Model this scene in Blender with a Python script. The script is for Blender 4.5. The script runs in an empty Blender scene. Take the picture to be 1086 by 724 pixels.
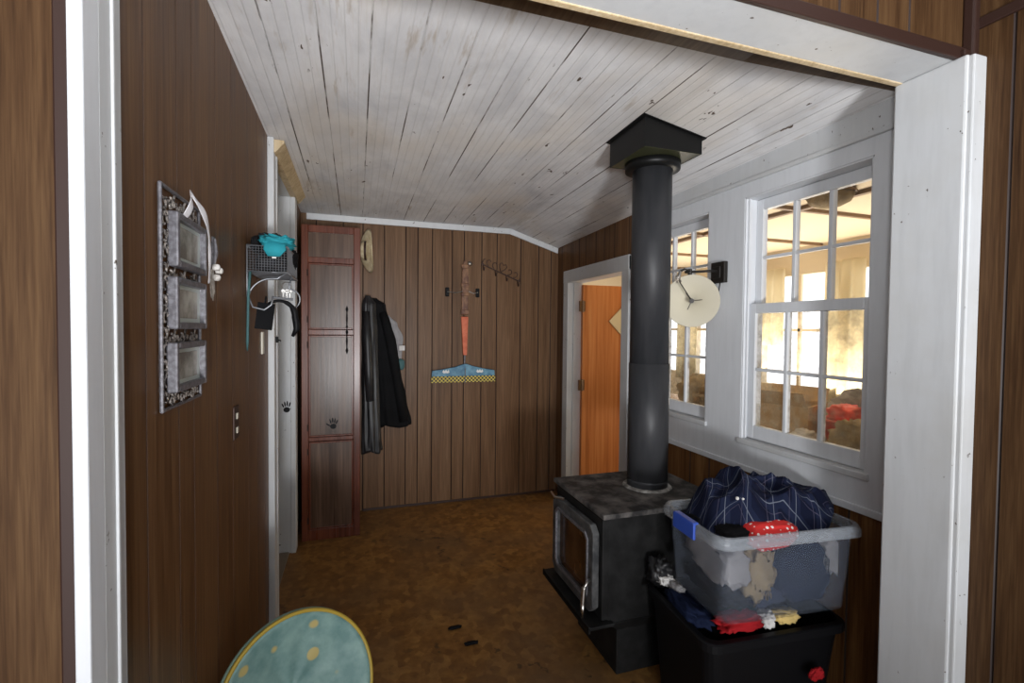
import bpy, bmesh, math, random
from mathutils import Vector, Matrix, noise
random.seed(7)
PI = math.pi
C = bpy.context.scene.collection
S = bpy.context.scene

# ------------------------------------------------------------------ camera
def make_camera():
    W, H, f = 1086.0, 724.0, 507.0
    cx, cy = 543.0, 362.0
    def d(p): return Vector((p[0]-cx, -(p[1]-cy), -f)).normalized()
    dy = d((378, 347)); dx = d((2062, 363)); dx = (dx - dy*dx.dot(dy)).normalized(); dz = dx.cross(dy)
    cam = bpy.data.cameras.new('camera'); o = bpy.data.objects.new('camera', cam); C.objects.link(o)
    M = Matrix((dx, dy, dz)).to_4x4()
    M.translation = Vector((0, 0, 1.5))
    o.matrix_world = M
    cam.sensor_width = 36.0; cam.lens = f/W*36.0; cam.clip_start = 0.02
    S.camera = o
make_camera()

# ------------------------------------------------------------------ world, lights, exposure
S.view_settings.view_transform = 'Standard'
S.view_settings.look = 'None'
S.view_settings.gamma = 1.0
S.view_settings.use_curve_mapping = False
S.view_settings.exposure = 0.0
w = bpy.data.worlds.new('daylight'); S.world = w; w.use_nodes = True
bg = w.node_tree.nodes['Background']; bg.inputs[0].default_value = (0.97, 0.98, 1.0, 1); bg.inputs[1].default_value = 2.2

def light(name, kind, loc, energy, color=(1, 1, 1), aim=None, **kw):
    l = bpy.data.lights.new(name, kind); l.energy = energy; l.color = color
    for k, v in kw.items(): setattr(l, k, v)
    o = bpy.data.objects.new(name, l); C.objects.link(o); o.location = loc
    if aim is not None:
        o.rotation_euler = (Vector(aim)-Vector(loc)).to_track_quat('-Z', 'Y').to_euler()
    return o
# added fill spot, low and far behind the camera, tipped up
light('rear_fill_lamp', 'SPOT', (0.1, -2.3, 0.7), 560, (0.97, 0.98, 1.0), aim=(0.75, 2.0, 2.95), spot_size=math.radians(84), spot_blend=0.9, shadow_soft_size=0.2)
light('camera_flash', 'SPOT', (0.05, -0.03, 1.62), 62, (0.97, 0.98, 1.0), aim=(1.1, 2.4, 2.75), spot_size=math.radians(112), spot_blend=0.85, shadow_soft_size=0.08)  # camera flash, just above the lens, tipped up
# added soft fill behind the photographer, standing in for unseen window daylight
light('front_room_fill', 'AREA', (0.1, -2.3, 1.75), 9, (0.88, 0.94, 1.0), aim=(0.4, 3.0, 1.9), shape='RECTANGLE', size=3.0, size_y=1.3)
# added warm area lamp, brightens the sunporch in place of bounced daylight
light('sunporch_fill', 'AREA', (3.95, 3.4, .80), 135, (1.0, 0.9, 0.74), aim=(3.0, 3.3, 2.4), shape='RECTANGLE', size=3.2, size_y=1.2)

# ------------------------------------------------------------------ node helpers and materials
def mat(name, base=(.5, .5, .5), rough=.6, metal=0.0, spec=.5, build=None):
    m = bpy.data.materials.new(name); m.use_nodes = True
    nt = m.node_tree; b = nt.nodes['Principled BSDF']
    b.inputs['Base Color'].default_value = (*base, 1); b.inputs['Roughness'].default_value = rough
    b.inputs['Metallic'].default_value = metal; b.inputs['Specular IOR Level'].default_value = spec
    if build: build(nt, b)
    return m
def N(nt, t, **kw):
    n = nt.nodes.new(t)
    for k, v in kw.items():
        if k.startswith('i_'):
            n.inputs[int(k[2:])].default_value = v
        else: setattr(n, k, v)
    return n
def coords(nt, scale=(1, 1, 1), rot=(0, 0, 0), kind='Object', loc=(0, 0, 0)):
    t = N(nt, 'ShaderNodeTexCoord'); m = N(nt, 'ShaderNodeMapping')
    m.inputs['Scale'].default_value = scale; m.inputs['Rotation'].default_value = rot; m.inputs['Location'].default_value = loc
    nt.links.new(t.outputs[kind], m.inputs[0]); return m.outputs[0]
def noisen(nt, vec, scale=5, detail=4, rough=.5, dist=0):
    n = N(nt, 'ShaderNodeTexNoise'); n.inputs['Scale'].default_value = scale; n.inputs['Detail'].default_value = detail
    n.inputs['Roughness'].default_value = rough; n.inputs['Distortion'].default_value = dist
    nt.links.new(vec, n.inputs['Vector']); return n.outputs['Fac']
def ramp(nt, fac, stops, interp='LINEAR'):
    r = N(nt, 'ShaderNodeValToRGB'); r.color_ramp.interpolation = interp
    e = r.color_ramp.elements
    while len(e) < len(stops): e.new(0.5)
    for k, (p, c) in enumerate(stops):
        e[k].position = p; e[k].color = (*c, 1) if len(c) == 3 else c
    nt.links.new(fac, r.inputs[0]); return r.outputs[0]
def mix(nt, a, b, fac, mode='MIX'):
    m = N(nt, 'ShaderNodeMix', data_type='RGBA', blend_type=mode)
    for s, v in ((6, a), (7, b)):
        if isinstance(v, (tuple, list)): m.inputs[s].default_value = (*v, 1) if len(v) == 3 else v
        else: nt.links.new(v, m.inputs[s])
    if isinstance(fac, (int, float)): m.inputs[0].default_value = fac
    else: nt.links.new(fac, m.inputs[0])
    return m.outputs[2]
def bump(nt, b, h, strength=.3, dist=.01):
    n = N(nt, 'ShaderNodeBump'); n.inputs['Strength'].default_value = strength; n.inputs['Distance'].default_value = dist
    nt.links.new(h, n.inputs['Height']); nt.links.new(n.outputs[0], b.inputs['Normal'])
def math_(nt, op, a, b=None, c=None):
    n = N(nt, 'ShaderNodeMath', operation=op)
    for k, v in enumerate((a, b, c)):
        if v is None: continue
        if isinstance(v, (int, float)): n.inputs[k].default_value = v
        else: nt.links.new(v, n.inputs[k])
    return n.outputs[0]

def wood(dark, mid, lite, fine=90, broad=9, rough=.42, axis='z', stretch=.035, bands=None):
    def f(nt, b):
        sc = {'z': (1, 1, stretch), 'x': (stretch, 1, 1), 'y': (1, stretch, 1)}[axis]
        v = coords(nt, sc)
        v2 = coords(nt, sc, loc=(3.1, 1.7, 0.3))
        a = noisen(nt, v, fine, 3, .6, .3)
        c = noisen(nt, v2, broad, 5, .62, 1.2)
        s = math_(nt, 'ADD', math_(nt, 'MULTIPLY', a, .45), math_(nt, 'MULTIPLY', c, .55))
        col = ramp(nt, s, [(.36, dark), (.5, mid), (.64, lite)])
        nt.links.new(col, b.inputs['Base Color'])
        r = math_(nt, 'ADD', math_(nt, 'MULTIPLY', c, .2), rough-.1)
        nt.links.new(r, b.inputs['Roughness'])
        bump(nt, b, a, .12, .002)
    return f
M = {}
M['panel'] = mat('wall_panelling', spec=.18, build=wood((.078, .034, .013), (.132, .064, .027), (.195, .106, .048)))
M['panel_back'] = mat('grey_brown_panelling', spec=.18, build=wood((.092, .048, .024), (.14, .077, .04), (.19, .112, .062), rough=.4))
M['panel_dark'] = mat('dark_oak_panelling', spec=.18, build=wood((.03, .013, .005), (.066, .032, .013), (.105, .056, .024), fine=150, broad=10, rough=.55))
M['panel_low'] = mat('wainscot_panelling', spec=.18, build=wood((.07, .028, .01), (.15, .068, .025), (.25, .13, .05), fine=100, broad=14))
M['groove'] = mat('panel_groove', (.02, .008, .005), .6)
M['strip'] = mat('dark_moulding', (.03, .012, .008), .5)

def paint(base, stain, chip=.72, gl=.45, dirt=.4):
    def f(nt, b):
        v = coords(nt)
        big = noisen(nt, v, 3.5, 6, .6)
        st = noisen(nt, coords(nt, (1, 1, .12)), 34, 3, .6)
        col = mix(nt, base, stain, ramp(nt, big, [(.42, (0, 0, 0)), (.8, (dirt,)*3)]))
        col = mix(nt, col, tuple(c*.86 for c in base), ramp(nt, st, [(.45, (0, 0, 0)), (.7, (.5,)*3)]))
        ch = noisen(nt, coords(nt, (1, 1, .7)), 60, 3, .55)
        gate = noisen(nt, coords(nt, loc=(5, 2, 1)), 4.5, 2)
        cm = math_(nt, 'MULTIPLY', ramp(nt, ch, [(chip, (0,)*3), (chip+.02, (1,)*3)]), ramp(nt, gate, [(.5, (0,)*3), (.56, (1,)*3)]))
        col = mix(nt, col, (.07, .05, .035), cm)
        nt.links.new(col, b.inputs['Base Color']); b.inputs['Roughness'].default_value = gl
        bump(nt, b, st, .12, .003)
    return f
M['white'] = mat('white_painted_wood', build=paint((.56, .575, .59), (.42, .39, .33), chip=.69))
M['white_clean'] = mat('cool_white_paint', build=paint((.66, .68, .71), (.52, .52, .52), chip=.8, dirt=.25))
M['cream_paint'] = mat('yellowed_white_paint', build=paint((.6, .54, .4), (.4, .33, .2), chip=.76))
M['tan_trim'] = mat('tan_bare_wood_trim', build=wood((.35, .25, .13), (.5, .38, .22), (.62, .5, .33), rough=.6))

def ceiling_nodes(nt, b):
    tc = N(nt, 'ShaderNodeTexCoord'); sx = N(nt, 'ShaderNodeSeparateXYZ'); nt.links.new(tc.outputs['Object'], sx.inputs[0])
    X = sx.outputs[0]
    # narrow beads every 4 cm
    ph = math_(nt, 'FRACT', math_(nt, 'MULTIPLY', math_(nt, 'ADD', X, 2.0), 1/.0405))
    db = math_(nt, 'ABSOLUTE', math_(nt, 'SUBTRACT', ph, .5))
    bead = ramp(nt, db, [(.0, (0,)*3), (.1, (1,)*3)])
    # plank seams every 16.2 cm
    ph2 = math_(nt, 'FRACT', math_(nt, 'MULTIPLY', math_(nt, 'ADD', X, 2.0-.020), 1/.162))
    ds = math_(nt, 'ABSOLUTE', math_(nt, 'SUBTRACT', ph2, .5))
    seam = ramp(nt, ds, [(.008, (1,)*3), (.02, (0,)*3)])
    brk = noisen(nt, coords(nt, (4, .8, 1)), 2.2, 5, .65)
    brk = ramp(nt, brk, [(.46, (0,)*3), (.56, (1,)*3)])
    seamm = math_(nt, 'MULTIPLY', seam, brk)
    fine = noisen(nt, coords(nt, (1, .05, 1)), 120, 3, .7)
    big = noisen(nt, coords(nt, (1.4, .7, 1)), 3.2, 6, .65, .4)
    col = mix(nt, (.78, .775, .78), (.46, .46, .48), ramp(nt, big, [(.42, (0,)*3), (.75, (.75,)*3)]))
    col = mix(nt, col, (.66, .63, .6), ramp(nt, fine, [(.5, (0,)*3), (.75, (.55,)*3)]))
    warm = noisen(nt, coords(nt, (1, .6, 1), loc=(2, 3.3, 0)), 2.0, 3)
    col = mix(nt, col, (.72, .6, .44), ramp(nt, warm, [(.5, (0,)*3), (.75, (.5,)*3)]))
    lessbead = math_(nt, 'MULTIPLY', math_(nt, 'SUBTRACT', 1.0, bead), .16)
    col = mix(nt, col, (.3, .28, .26), lessbead)
    wx = noisen(nt, coords(nt, (1, .16, 1), loc=(3, 1.2, 0)), 17, 4, .65)
    gx = noisen(nt, coords(nt, (1, .7, 1), loc=(7.7, 4, 0)), 1.9, 2)
    worn = math_(nt, 'MULTIPLY', ramp(nt, wx, [(.57, (0,)*3), (.68, (.5,)*3)]), ramp(nt, gx, [(.48, (0,)*3), (.6, (1,)*3)]))
    col = mix(nt, col, (.36, .27, .17), worn)
    col = mix(nt, col, (.065, .042, .028), seamm)
    flk = noisen(nt, coords(nt, (1, .35, 1)), 26, 3, .6)
    gate = noisen(nt, coords(nt, loc=(1, 7, 0)), 1.7, 2)
    fm = math_(nt, 'MULTIPLY', ramp(nt, flk, [(.68, (0,)*3), (.70, (1,)*3)]), ramp(nt, gate, [(.5, (0,)*3), (.55, (1,)*3)]))
    col = mix(nt, col, (.1, .07, .05), fm)
    nt.links.new(col, b.inputs['Base Color']); b.inputs['Roughness'].default_value = .55
    bump(nt, b, math_(nt, 'ADD', math_(nt, 'MULTIPLY', bead, .6), math_(nt, 'SUBTRACT', 1.0, seam)), .5, .004)
M['ceiling'] = mat('beadboard_ceiling', spec=.18, build=ceiling_nodes)
M['ceiling_brown'] = mat('unpainted_beadboard', build=wood((.09, .055, .03), (.15, .1, .06), (.2, .14, .09), axis='y'))

def floor_nodes(nt, b):
    v = coords(nt)
    tile = N(nt, 'ShaderNodeTexVoronoi', distance='MANHATTAN'); tile.inputs['Scale'].default_value = 17; tile.inputs['Randomness'].default_value = .75
    nt.links.new(v, tile.inputs['Vector'])
    sep = N(nt, 'ShaderNodeSeparateColor'); nt.links.new(tile.outputs['Color'], sep.inputs[0])
    n1 = noisen(nt, v, 22, 4, .6); n2 = noisen(nt, v, 1.7, 5, .6)
    s = math_(nt, 'ADD', math_(nt, 'MULTIPLY', sep.outputs[0], .3), math_(nt, 'MULTIPLY', n1, .7))
    col = ramp(nt, s, [(.28, (.125, .052, .012)), (.5, (.2, .092, .022)), (.72, (.3, .155, .042))])
    col = mix(nt, col, (.15, .085, .04), ramp(nt, n2, [(.42, (0,)*3), (.68, (.8,)*3)]))
    sp = noisen(nt, coords(nt, loc=(2, 1, 0)), 12, 4, .55); g = noisen(nt, coords(nt, loc=(6, 2, 0)), 1.4, 1)
    m = math_(nt, 'MULTIPLY', ramp(nt, sp, [(.6, (0,)*3), (.66, (.7,)*3)]), ramp(nt, g, [(.48, (0,)*3), (.58, (1,)*3)]))
    col = mix(nt, col, (.025, .015, .01), m)
    nt.links.new(col, b.inputs['Base Color'])
    nt.links.new(ramp(nt, n2, [(.3, (.38,)*3), (.7, (.6,)*3)]), b.inputs['Roughness'])
    bump(nt, b, s, .15, .003)
M['floor'] = mat('patterned_vinyl', spec=.35, build=floor_nodes)
M['threshold'] = mat('worn_grey_floor', (.16, .13, .1), .7)
M['porch_wall'] = mat('porch_cream_paint', (.6, .51, .37), .7)
M['porch_ceiling'] = mat('porch_tan_ceiling', (.66, .55, .39), .7)
M['beam'] = mat('brown_beam', (.2, .12, .06), .6)

def mottled(a, c, scale=20, rough=.6, stretch=(1, 1, 1), lo=.4, hi=.65, bmp=0, metal=0):
    def f(nt, b):
        n = noisen(nt, coords(nt, stretch), scale, 5, .6)
        nt.links.new(ramp(nt, n, [(lo, a), (hi, c)]), b.inputs['Base Color'])
        b.inputs['Roughness'].default_value = rough; b.inputs['Metallic'].default_value = metal
        if bmp: bump(nt, b, n, bmp, .004)
    return f
M['stove_black'] = mat('black_stove_steel', spec=.2, build=mottled((.006, .006, .006), (.014, .014, .014), 14, .6))
M['stove_top'] = mat('dusty_stove_top', spec=.2, build=mottled((.022, .021, .021), (.17, .155, .145), 11, .7, lo=.42, hi=.75))
M['stove_door'] = mat('grey_cast_iron', spec=.2, build=mottled((.035, .036, .038), (.1, .1, .1), 16, .45))
def glass_soot(nt, b):
    n = noisen(nt, coords(nt, (1, 1, .7)), 5, 4, .6)
    nt.links.new(ramp(nt, n, [(.38, (.016, .006, .003)), (.55, (.09, .04, .016)), (.7, (.16, .09, .04))]), b.inputs['Base Color'])
    b.inputs['Roughness'].default_value = .18
M['stove_glass'] = mat('sooty_amber_glass', build=glass_soot)
M['pipe'] = mat('matt_black_flue', spec=.2, build=mottled((.026, .027, .03), (.04, .04, .043), 12, .42, (1, 1, .2)))
M['seal'] = mat('grey_ash_ring', build=mottled((.12, .11, .1), (.35, .34, .32), 30, .8))
M['box_black'] = mat('black_sheet_steel', (.007, .007, .007), .4, spec=.2)
M['box_under'] = mat('black_underside_with_reflection', (.05, .052, .025), .3)  # black underside, a greenish window reflection is mixed into its colour
M['steel'] = mat('bright_steel', (.6, .58, .55), .3, 1.0)
M['pewter'] = mat('pewter_grey_metal', build=mottled((.1, .095, .105), (.2, .195, .215), 90, .38, metal=.3))
M['scroll'] = mat('aged_dark_scrollwork', build=mottled((.05, .042, .038), (.55, .5, .46), 70, .42, metal=.3))
M['black'] = mat('black_plastic', (.005, .005, .006), .5, spec=.15)
M['blackmetal'] = mat('black_iron', (.02, .017, .015), .45, .4)
M['ironbrown'] = mat('rusty_brown_iron', (.05, .025, .018), .5, .3)
M['photo'] = mat('faded_grey_photo', build=mottled((.18, .17, .15), (.55, .55, .5), 13, .25, lo=.35))
M['mat_board'] = mat('pale_green_mat', (.5, .56, .53), .3)
M['ribbon'] = mat('white_satin_ribbon', (.72, .71, .74), .45)
M['plaster'] = mat('chipped_pale_plaster', build=mottled((.35, .32, .28), (.75, .73, .7), 60, .8))
M['switchw'] = mat('ivory_plastic', (.65, .62, .52), .35)
M['cabinet'] = mat('cabinet_walnut_veneer', spec=.35, build=wood((.042, .021, .012), (.085, .046, .028), (.15, .088, .056), rough=.3, fine=60, broad=7))
M['cabframe'] = mat('red_mahogany_stain', spec=.35, build=wood((.06, .014, .006), (.115, .028, .012), (.17, .048, .022), rough=.28))
M['cream'] = mat('cream_straw', build=mottled((.6, .48, .28), (.82, .72, .5), 25, .7))
M['orange_door'] = mat('orange_varnished_plywood', spec=.18, build=wood((.3, .09, .025), (.48, .17, .05), (.6, .26, .09), fine=30, broad=3.5, rough=.35))
M['hinge'] = mat('brown_brass_hinge', (.13, .07, .03), .4, .5)
M['diamond'] = mat('pale_diamond_mirror', (.62, .52, .33), .2)
M['shade'] = mat('cream_lampshade_linen', (.5, .46, .36), .8)
M['rake_wood'] = mat('painted_brown_handle', build=mottled((.1, .035, .016), (.26, .13, .06), 35, .5, (1, 1, .5)))
M['rake_orange'] = mat('orange_paint', build=mottled((.5, .09, .03), (.62, .15, .06), 20, .5))
M['rake_blue'] = mat('sky_blue_paint', build=mottled((.05, .16, .26), (.14, .31, .42), 18, .5))
def checks(nt, b):
    c = N(nt, 'ShaderNodeTexChecker'); c.inputs['Scale'].default_value = 62
    c.inputs['Color1'].default_value = (.6, .47, .08, 1); c.inputs['Color2'].default_value = (.02, .02, .02, 1)
    nt.links.new(coords(nt), c.inputs[0]); nt.links.new(c.outputs[0], b.inputs['Base Color'])
M['checks'] = mat('yellow_black_checks', build=checks)
M['whitepaint'] = mat('white_marks', (.7, .7, .68), .6)

def cloth(base, var=.35, scale=9, rough=.85):
    def f(nt, b):
        n = noisen(nt, coords(nt), scale, 4, .6)
        nt.links.new(ramp(nt, n, [(.35, tuple(c*(1-var) for c in base)), (.7, base)]), b.inputs['Base Color'])
        b.inputs['Roughness'].default_value = rough
        fib = noisen(nt, coords(nt), 260, 2, .5); bump(nt, b, fib, .15, .001)
    return f
M['teal_dark'] = mat('dull_teal_webbing', (.045, .12, .125), .7)
M['teal'] = mat('teal_knit', spec=.12, build=cloth((.03, .3, .36)))
M['charcoal'] = mat('charcoal_cloth', spec=.12, build=cloth((.045, .045, .05)))
M['blackcloth'] = mat('black_cloth', spec=.12, build=cloth((.009, .009, .01)))
M['leather'] = mat('black_leather', build=mottled((.008, .008, .009), (.022, .022, .024), 9, .45))
M['navy'] = mat('navy_cloth', spec=.12, build=cloth((.01, .016, .045)))
M['denim'] = mat('blue_grey_cloth', spec=.12, build=cloth((.035, .045, .085)))
M['grey'] = mat('grey_cloth', spec=.12, build=cloth((.35, .34, .35)))
M['whitecloth'] = mat('white_cloth', spec=.12, build=cloth((.7, .68, .66), .15))
M['yellowcloth'] = mat('yellow_cloth', spec=.12, build=cloth((.72, .53, .2), .2))
M['redcloth'] = mat('dark_red_cloth', spec=.12, build=cloth((.4, .015, .02), .3))
M['khaki'] = mat('khaki_cloth', spec=.12, build=cloth((.36, .28, .17), .5, 12))
M['redplastic'] = mat('red_plastic', (.8, .06, .04), .4)
M['cardboard'] = mat('tan_cardboard', (.5, .34, .18), .8)
M['bluelatch'] = mat('blue_latch_plastic', (.03, .08, .42), .35)
def dots(nt, b):
    v = N(nt, 'ShaderNodeTexVoronoi'); v.inputs['Scale'].default_value = 55; v.inputs['Randomness'].default_value = .35
    nt.links.new(coords(nt), v.inputs['Vector'])
    nt.links.new(ramp(nt, v.outputs['Distance'], [(.26, (.8, .72, .7)), (.30, (.6, .02, .018))]), b.inputs['Base Color'])
    b.inputs['Roughness'].default_value = .8
M['reddots'] = mat('red_white_dotted_cloth', build=dots)
def plaid(nt, b):
    tc = N(nt, 'ShaderNodeTexCoord'); sx = N(nt, 'ShaderNodeSeparateXYZ'); nt.links.new(tc.outputs['UV'], sx.inputs[0])
    def line(o, per, wd, off=0.0):
        p = math_(nt, 'FRACT', math_(nt, 'ADD', math_(nt, 'MULTIPLY', o, 1/per), off))
        return math_(nt, 'LESS_THAN', math_(nt, 'ABSOLUTE', math_(nt, 'SUBTRACT', p, .5)), wd/per/2)
    U, V = sx.outputs[0], sx.outputs[1]
    band = math_(nt, 'MAXIMUM', line(U, .125, .045), line(V, .125, .045))
    l1 = math_(nt, 'MAXIMUM', line(U, .125, .0035), line(V, .125, .0035))
    l2 = math_(nt, 'MAXIMUM', line(U, .125, .003, .28), line(V, .125, .003, .28))
    col = mix(nt, (.006, .008, .022), (.011, .015, .037), band)
    col = mix(nt, col, (.2, .22, .27), math_(nt, 'MULTIPLY', l1, .6))
    col = mix(nt, col, (.16, .14, .2), math_(nt, 'MULTIPLY', l2, .3))
    nt.links.new(col, b.inputs['Base Color']); b.inputs['Roughness'].default_value = .9
M['plaid'] = mat('navy_plaid_flannel', spec=.1, build=plaid)
def saucer_nodes(nt, b):
    v = coords(nt)
    vo = N(nt, 'ShaderNodeTexVoronoi'); vo.inputs['Scale'].default_value = 11; vo.inputs['Randomness'].default_value = .8
    nt.links.new(v, vo.inputs['Vector'])
    n = noisen(nt, v, 14, 4, .6)
    col = ramp(nt, n, [(.35, (.11, .21, .2)), (.7, (.22, .34, .31))])
    d = math_(nt, 'ADD', vo.outputs['Distance'], math_(nt, 'MULTIPLY', n, .12))
    col = mix(nt, col, (.42, .34, .13), ramp(nt, d, [(.26, (1,)*3), (.31, (0,)*3)]))
    nt.links.new(col, b.inputs['Base Color']); b.inputs['Roughness'].default_value = .6
M['saucer'] = mat('mint_printed_fabric', build=saucer_nodes)
M['saucer_rim'] = mat('yellow_piping', (.36, .25, .03), .5)
M['saucer_back'] = mat('green_grey_fabric', (.2, .3, .24), .8)
M['tube'] = mat('grey_tube_steel', (.25, .26, .28), .35, .6)

def transp(name, base, alpha, rough=.3):
    m = bpy.data.materials.new(name); m.use_nodes = True; nt = m.node_tree
    for n in list(nt.nodes): nt.nodes.remove(n)
    o = N(nt, 'ShaderNodeOutputMaterial'); mx = N(nt, 'ShaderNodeMixShader'); t = N(nt, 'ShaderNodeBsdfTransparent')
    p = N(nt, 'ShaderNodeBsdfPrincipled'); p.inputs['Base Color'].default_value = (*base, 1); p.inputs['Roughness'].default_value = rough
    nt.links.new(t.outputs[0], mx.inputs[1]); nt.links.new(p.outputs[0], mx.inputs[2]); nt.links.new(mx.outputs[0], o.inputs[0])
    if isinstance(alpha, tuple):
        n = noisen(nt, coords(nt), 16, 5, .7)
        nt.links.new(ramp(nt, n, [(.4, (alpha[0],)*3), (.7, (alpha[1],)*3)]), mx.inputs[0])
    else: mx.inputs[0].default_value = alpha
    return m
M['tote'] = transp('clear_frosted_plastic', (.2, .235, .3), .15, .25)
M['tote_rim'] = transp('thick_clear_plastic', (.36, .39, .43), .42, .25)
M['pane'] = transp('window_glass', (.5, .48, .42), .05, .05)
M['pane_dirty'] = transp('dusty_window_glass', (.5, .42, .28), (.05, .38), .3)
def curtain_nodes(name, col):
    m = bpy.data.materials.new(name); m.use_nodes = True; nt = m.node_tree
    for n in list(nt.nodes): nt.nodes.remove(n)
    o = N(nt, 'ShaderNodeOutputMaterial'); mx = N(nt, 'ShaderNodeMixShader', i_0=.6)
    a = N(nt, 'ShaderNodeBsdfDiffuse'); t = N(nt, 'ShaderNodeBsdfTranslucent')
    for q in (a, t): q.inputs[0].default_value = (*col, 1)
    nt.links.new(a.outputs[0], mx.inputs[1]); nt.links.new(t.outputs[0], mx.inputs[2]); nt.links.new(mx.outputs[0], o.inputs[0])
    return m
M['curtain'] = curtain_nodes('pale_yellow_curtain', (.82, .76, .6))

# ------------------------------------------------------------------ mesh builder
class MB:
    def __init__(s): s.v = []; s.f = []; s.m = []; s.uv = None
    def add(s, vs, fs, mi=0):
        o = len(s.v); s.v += [tuple(v) for v in vs]; s.f += [tuple(o+i for i in f) for f in fs]; s.m += [mi]*len(fs); return s
    def box(s, x0, x1, y0, y1, z0, z1, mi=0, T=None):
        vs = [Vector((x, y, z)) for x in (x0, x1) for y in (y0, y1) for z in (z0, z1)]
        if T: vs = [T @ v for v in vs]
        return s.add(vs, [(0, 1, 3, 2), (4, 6, 7, 5), (0, 4, 5, 1), (2, 3, 7, 6), (0, 2, 6, 4), (1, 5, 7, 3)], mi)
    def prism(s, poly, a, b, fn, mi=0):
        """poly of (p,q) extruded from a to b; fn(p,q,t) -> xyz"""
        n = len(poly)
        vs = [fn(p, q, a) for p, q in poly] + [fn(p, q, b) for p, q in poly]
        fs = [tuple(range(n)), tuple(range(2*n-1, n-1, -1))] + [(i, i+n, (i+1) % n+n, (i+1) % n) for i in range(n)]
        return s.add(vs, fs, mi)
    def tube(s, pts, r, n=8, mi=0, closed=False):
        pts = [Vector(p) for p in pts]; L = len(pts)
        rs = r if isinstance(r, (list, tuple)) else [r]*L
        rings = []; prev = None
        for i in range(L):
            if closed: t = pts[(i+1) % L]-pts[i-1]
            else: t = pts[min(i+1, L-1)]-pts[max(i-1, 0)]
            t = t.normalized() if t.length > 1e-9 else Vector((0, 0, 1))
            if prev is None:
                a = Vector((0, 0, 1)) if abs(t.z) < .9 else Vector((1, 0, 0)); u = t.cross(a).normalized()
            else:
                u = (prev - t*prev.dot(t)); u = u.normalized() if u.length > 1e-6 else t.orthogonal().normalized()
            prev = u; w_ = t.cross(u)
            rings.append([pts[i]+rs[i]*(math.cos(2*PI*k/n)*u+math.sin(2*PI*k/n)*w_) for k in range(n)])
        vs = [v for ring in rings for v in ring]; fs = []
        for i in range(L if closed else L-1):
            j = (i+1) % L
            for k in range(n): fs.append((i*n+k, i*n+(k+1) % n, j*n+(k+1) % n, j*n+k))
        if not closed: fs += [tuple(range(n-1, -1, -1)), tuple((L-1)*n+k for k in range(n))]
        return s.add(vs, fs, mi)
    def loft(s, rings, mi=0, caps=True):
        n = len(rings[0]); vs = [v for r in rings for v in r]; fs = []
        for i in range(len(rings)-1):
            for k in range(n): fs.append((i*n+k, i*n+(k+1) % n, (i+1)*n+(k+1) % n, (i+1)*n+k))
        if caps: fs += [tuple(range(n-1, -1, -1)), tuple((len(rings)-1)*n+k for k in range(n))]
        return s.add(vs, fs, mi)
    def lathe(s, prof, c, axis=(0, 0, 1), n=32, mi=0, caps=False):
        ax = Vector(axis).normalized(); u = ax.orthogonal().normalized(); w_ = ax.cross(u); c = Vector(c)
        return s.loft([[c+ax*h+r*(math.cos(2*PI*k/n)*u+math.sin(2*PI*k/n)*w_) for k in range(n)] for r, h in prof], mi, caps)
    def blob(s, c, size, seed=0, amp=.25, freq=2.5, nu=28, nv=18, mi=0, flat=0):
        c = Vector(c); rings = []
        vs = []; fs = []
        for j in range(1, nv):
            ph = PI*j/nv
            for i in range(nu):
                th = 2*PI*i/nu
                d = Vector((math.sin(ph)*math.cos(th), math.sin(ph)*math.sin(th), math.cos(ph)))
                q = d*freq+Vector((seed*3.7, seed*1.3, seed*2.1))
                k = 1+amp*(noise.noise(q)+.6*abs(noise.noise(q*2.1))*2-.4+.25*noise.noise(q*4.5))
                e = .75
                p = Vector([math.copysign(abs(a)**e, a) for a in d])*k
                vs.append(c+Vector((p.x*size[0], p.y*size[1], p.z*size[2])))
        top = len(vs); vs.append(c+Vector((0, 0, size[2]))); vs.append(c-Vector((0, 0, size[2])))
        for j in range(nv-2):
            for i in range(nu): fs.append((j*nu+i, (j+1)*nu+i, (j+1)*nu+(i+1) % nu, j*nu+(i+1) % nu))
        for i in range(nu):
            fs.append((top, i, (i+1) % nu)); b0 = (nv-2)*nu; fs.append((top+1, b0+(i+1) % nu, b0+i))
        return s.add(vs, fs, mi)
    def settle(s, z):
        # flatten the underside on the surface that carries it
        s.v = [(x, y, max(z_, z)) for x, y, z_ in s.v]; return s
    def build(s, name, mats, parent=None, smooth=False, bevel=0, label=None, seg=2, solid=0, sub=0):
        me = bpy.data.meshes.new(name); me.from_pydata(s.v, [], s.f)
        if not isinstance(mats, (list, tuple)): mats = [mats]
        for m_ in mats: me.materials.append(m_)
        me.polygons.foreach_set('material_index', s.m)
        if smooth: me.polygons.foreach_set('use_smooth', [True]*len(s.f))
        bm = bmesh.new(); bm.from_mesh(me); bmesh.ops.recalc_face_normals(bm, faces=bm.faces); bm.to_mesh(me); bm.free()
        if s.uv:
            l = me.uv_layers.new(name='UVMap')
            for lp in me.loops: l.data[lp.index].uv = s.uv[lp.vertex_index]
        me.update()
        o = bpy.data.objects.new(name, me); C.objects.link(o)
        if parent is not None:
            o.parent = parent; o.matrix_parent_inverse = parent.matrix_basis.inverted()
        if solid: md = o.modifiers.new('solid', 'SOLIDIFY'); md.thickness = solid; md.offset = 0
        if bevel: md = o.modifiers.new('bevel', 'BEVEL'); md.width = bevel; md.segments = seg; md.limit_method = 'ANGLE'
        if sub: md = o.modifiers.new('sub', 'SUBSURF'); md.levels = sub; md.render_levels = sub
        if label: o['label'] = label
        return o
def tag(o, label, cat, group=None, kind=None):
    o['label'] = label; o['category'] = cat
    if group: o['group'] = group
    if kind: o['kind'] = kind
    return o
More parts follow.
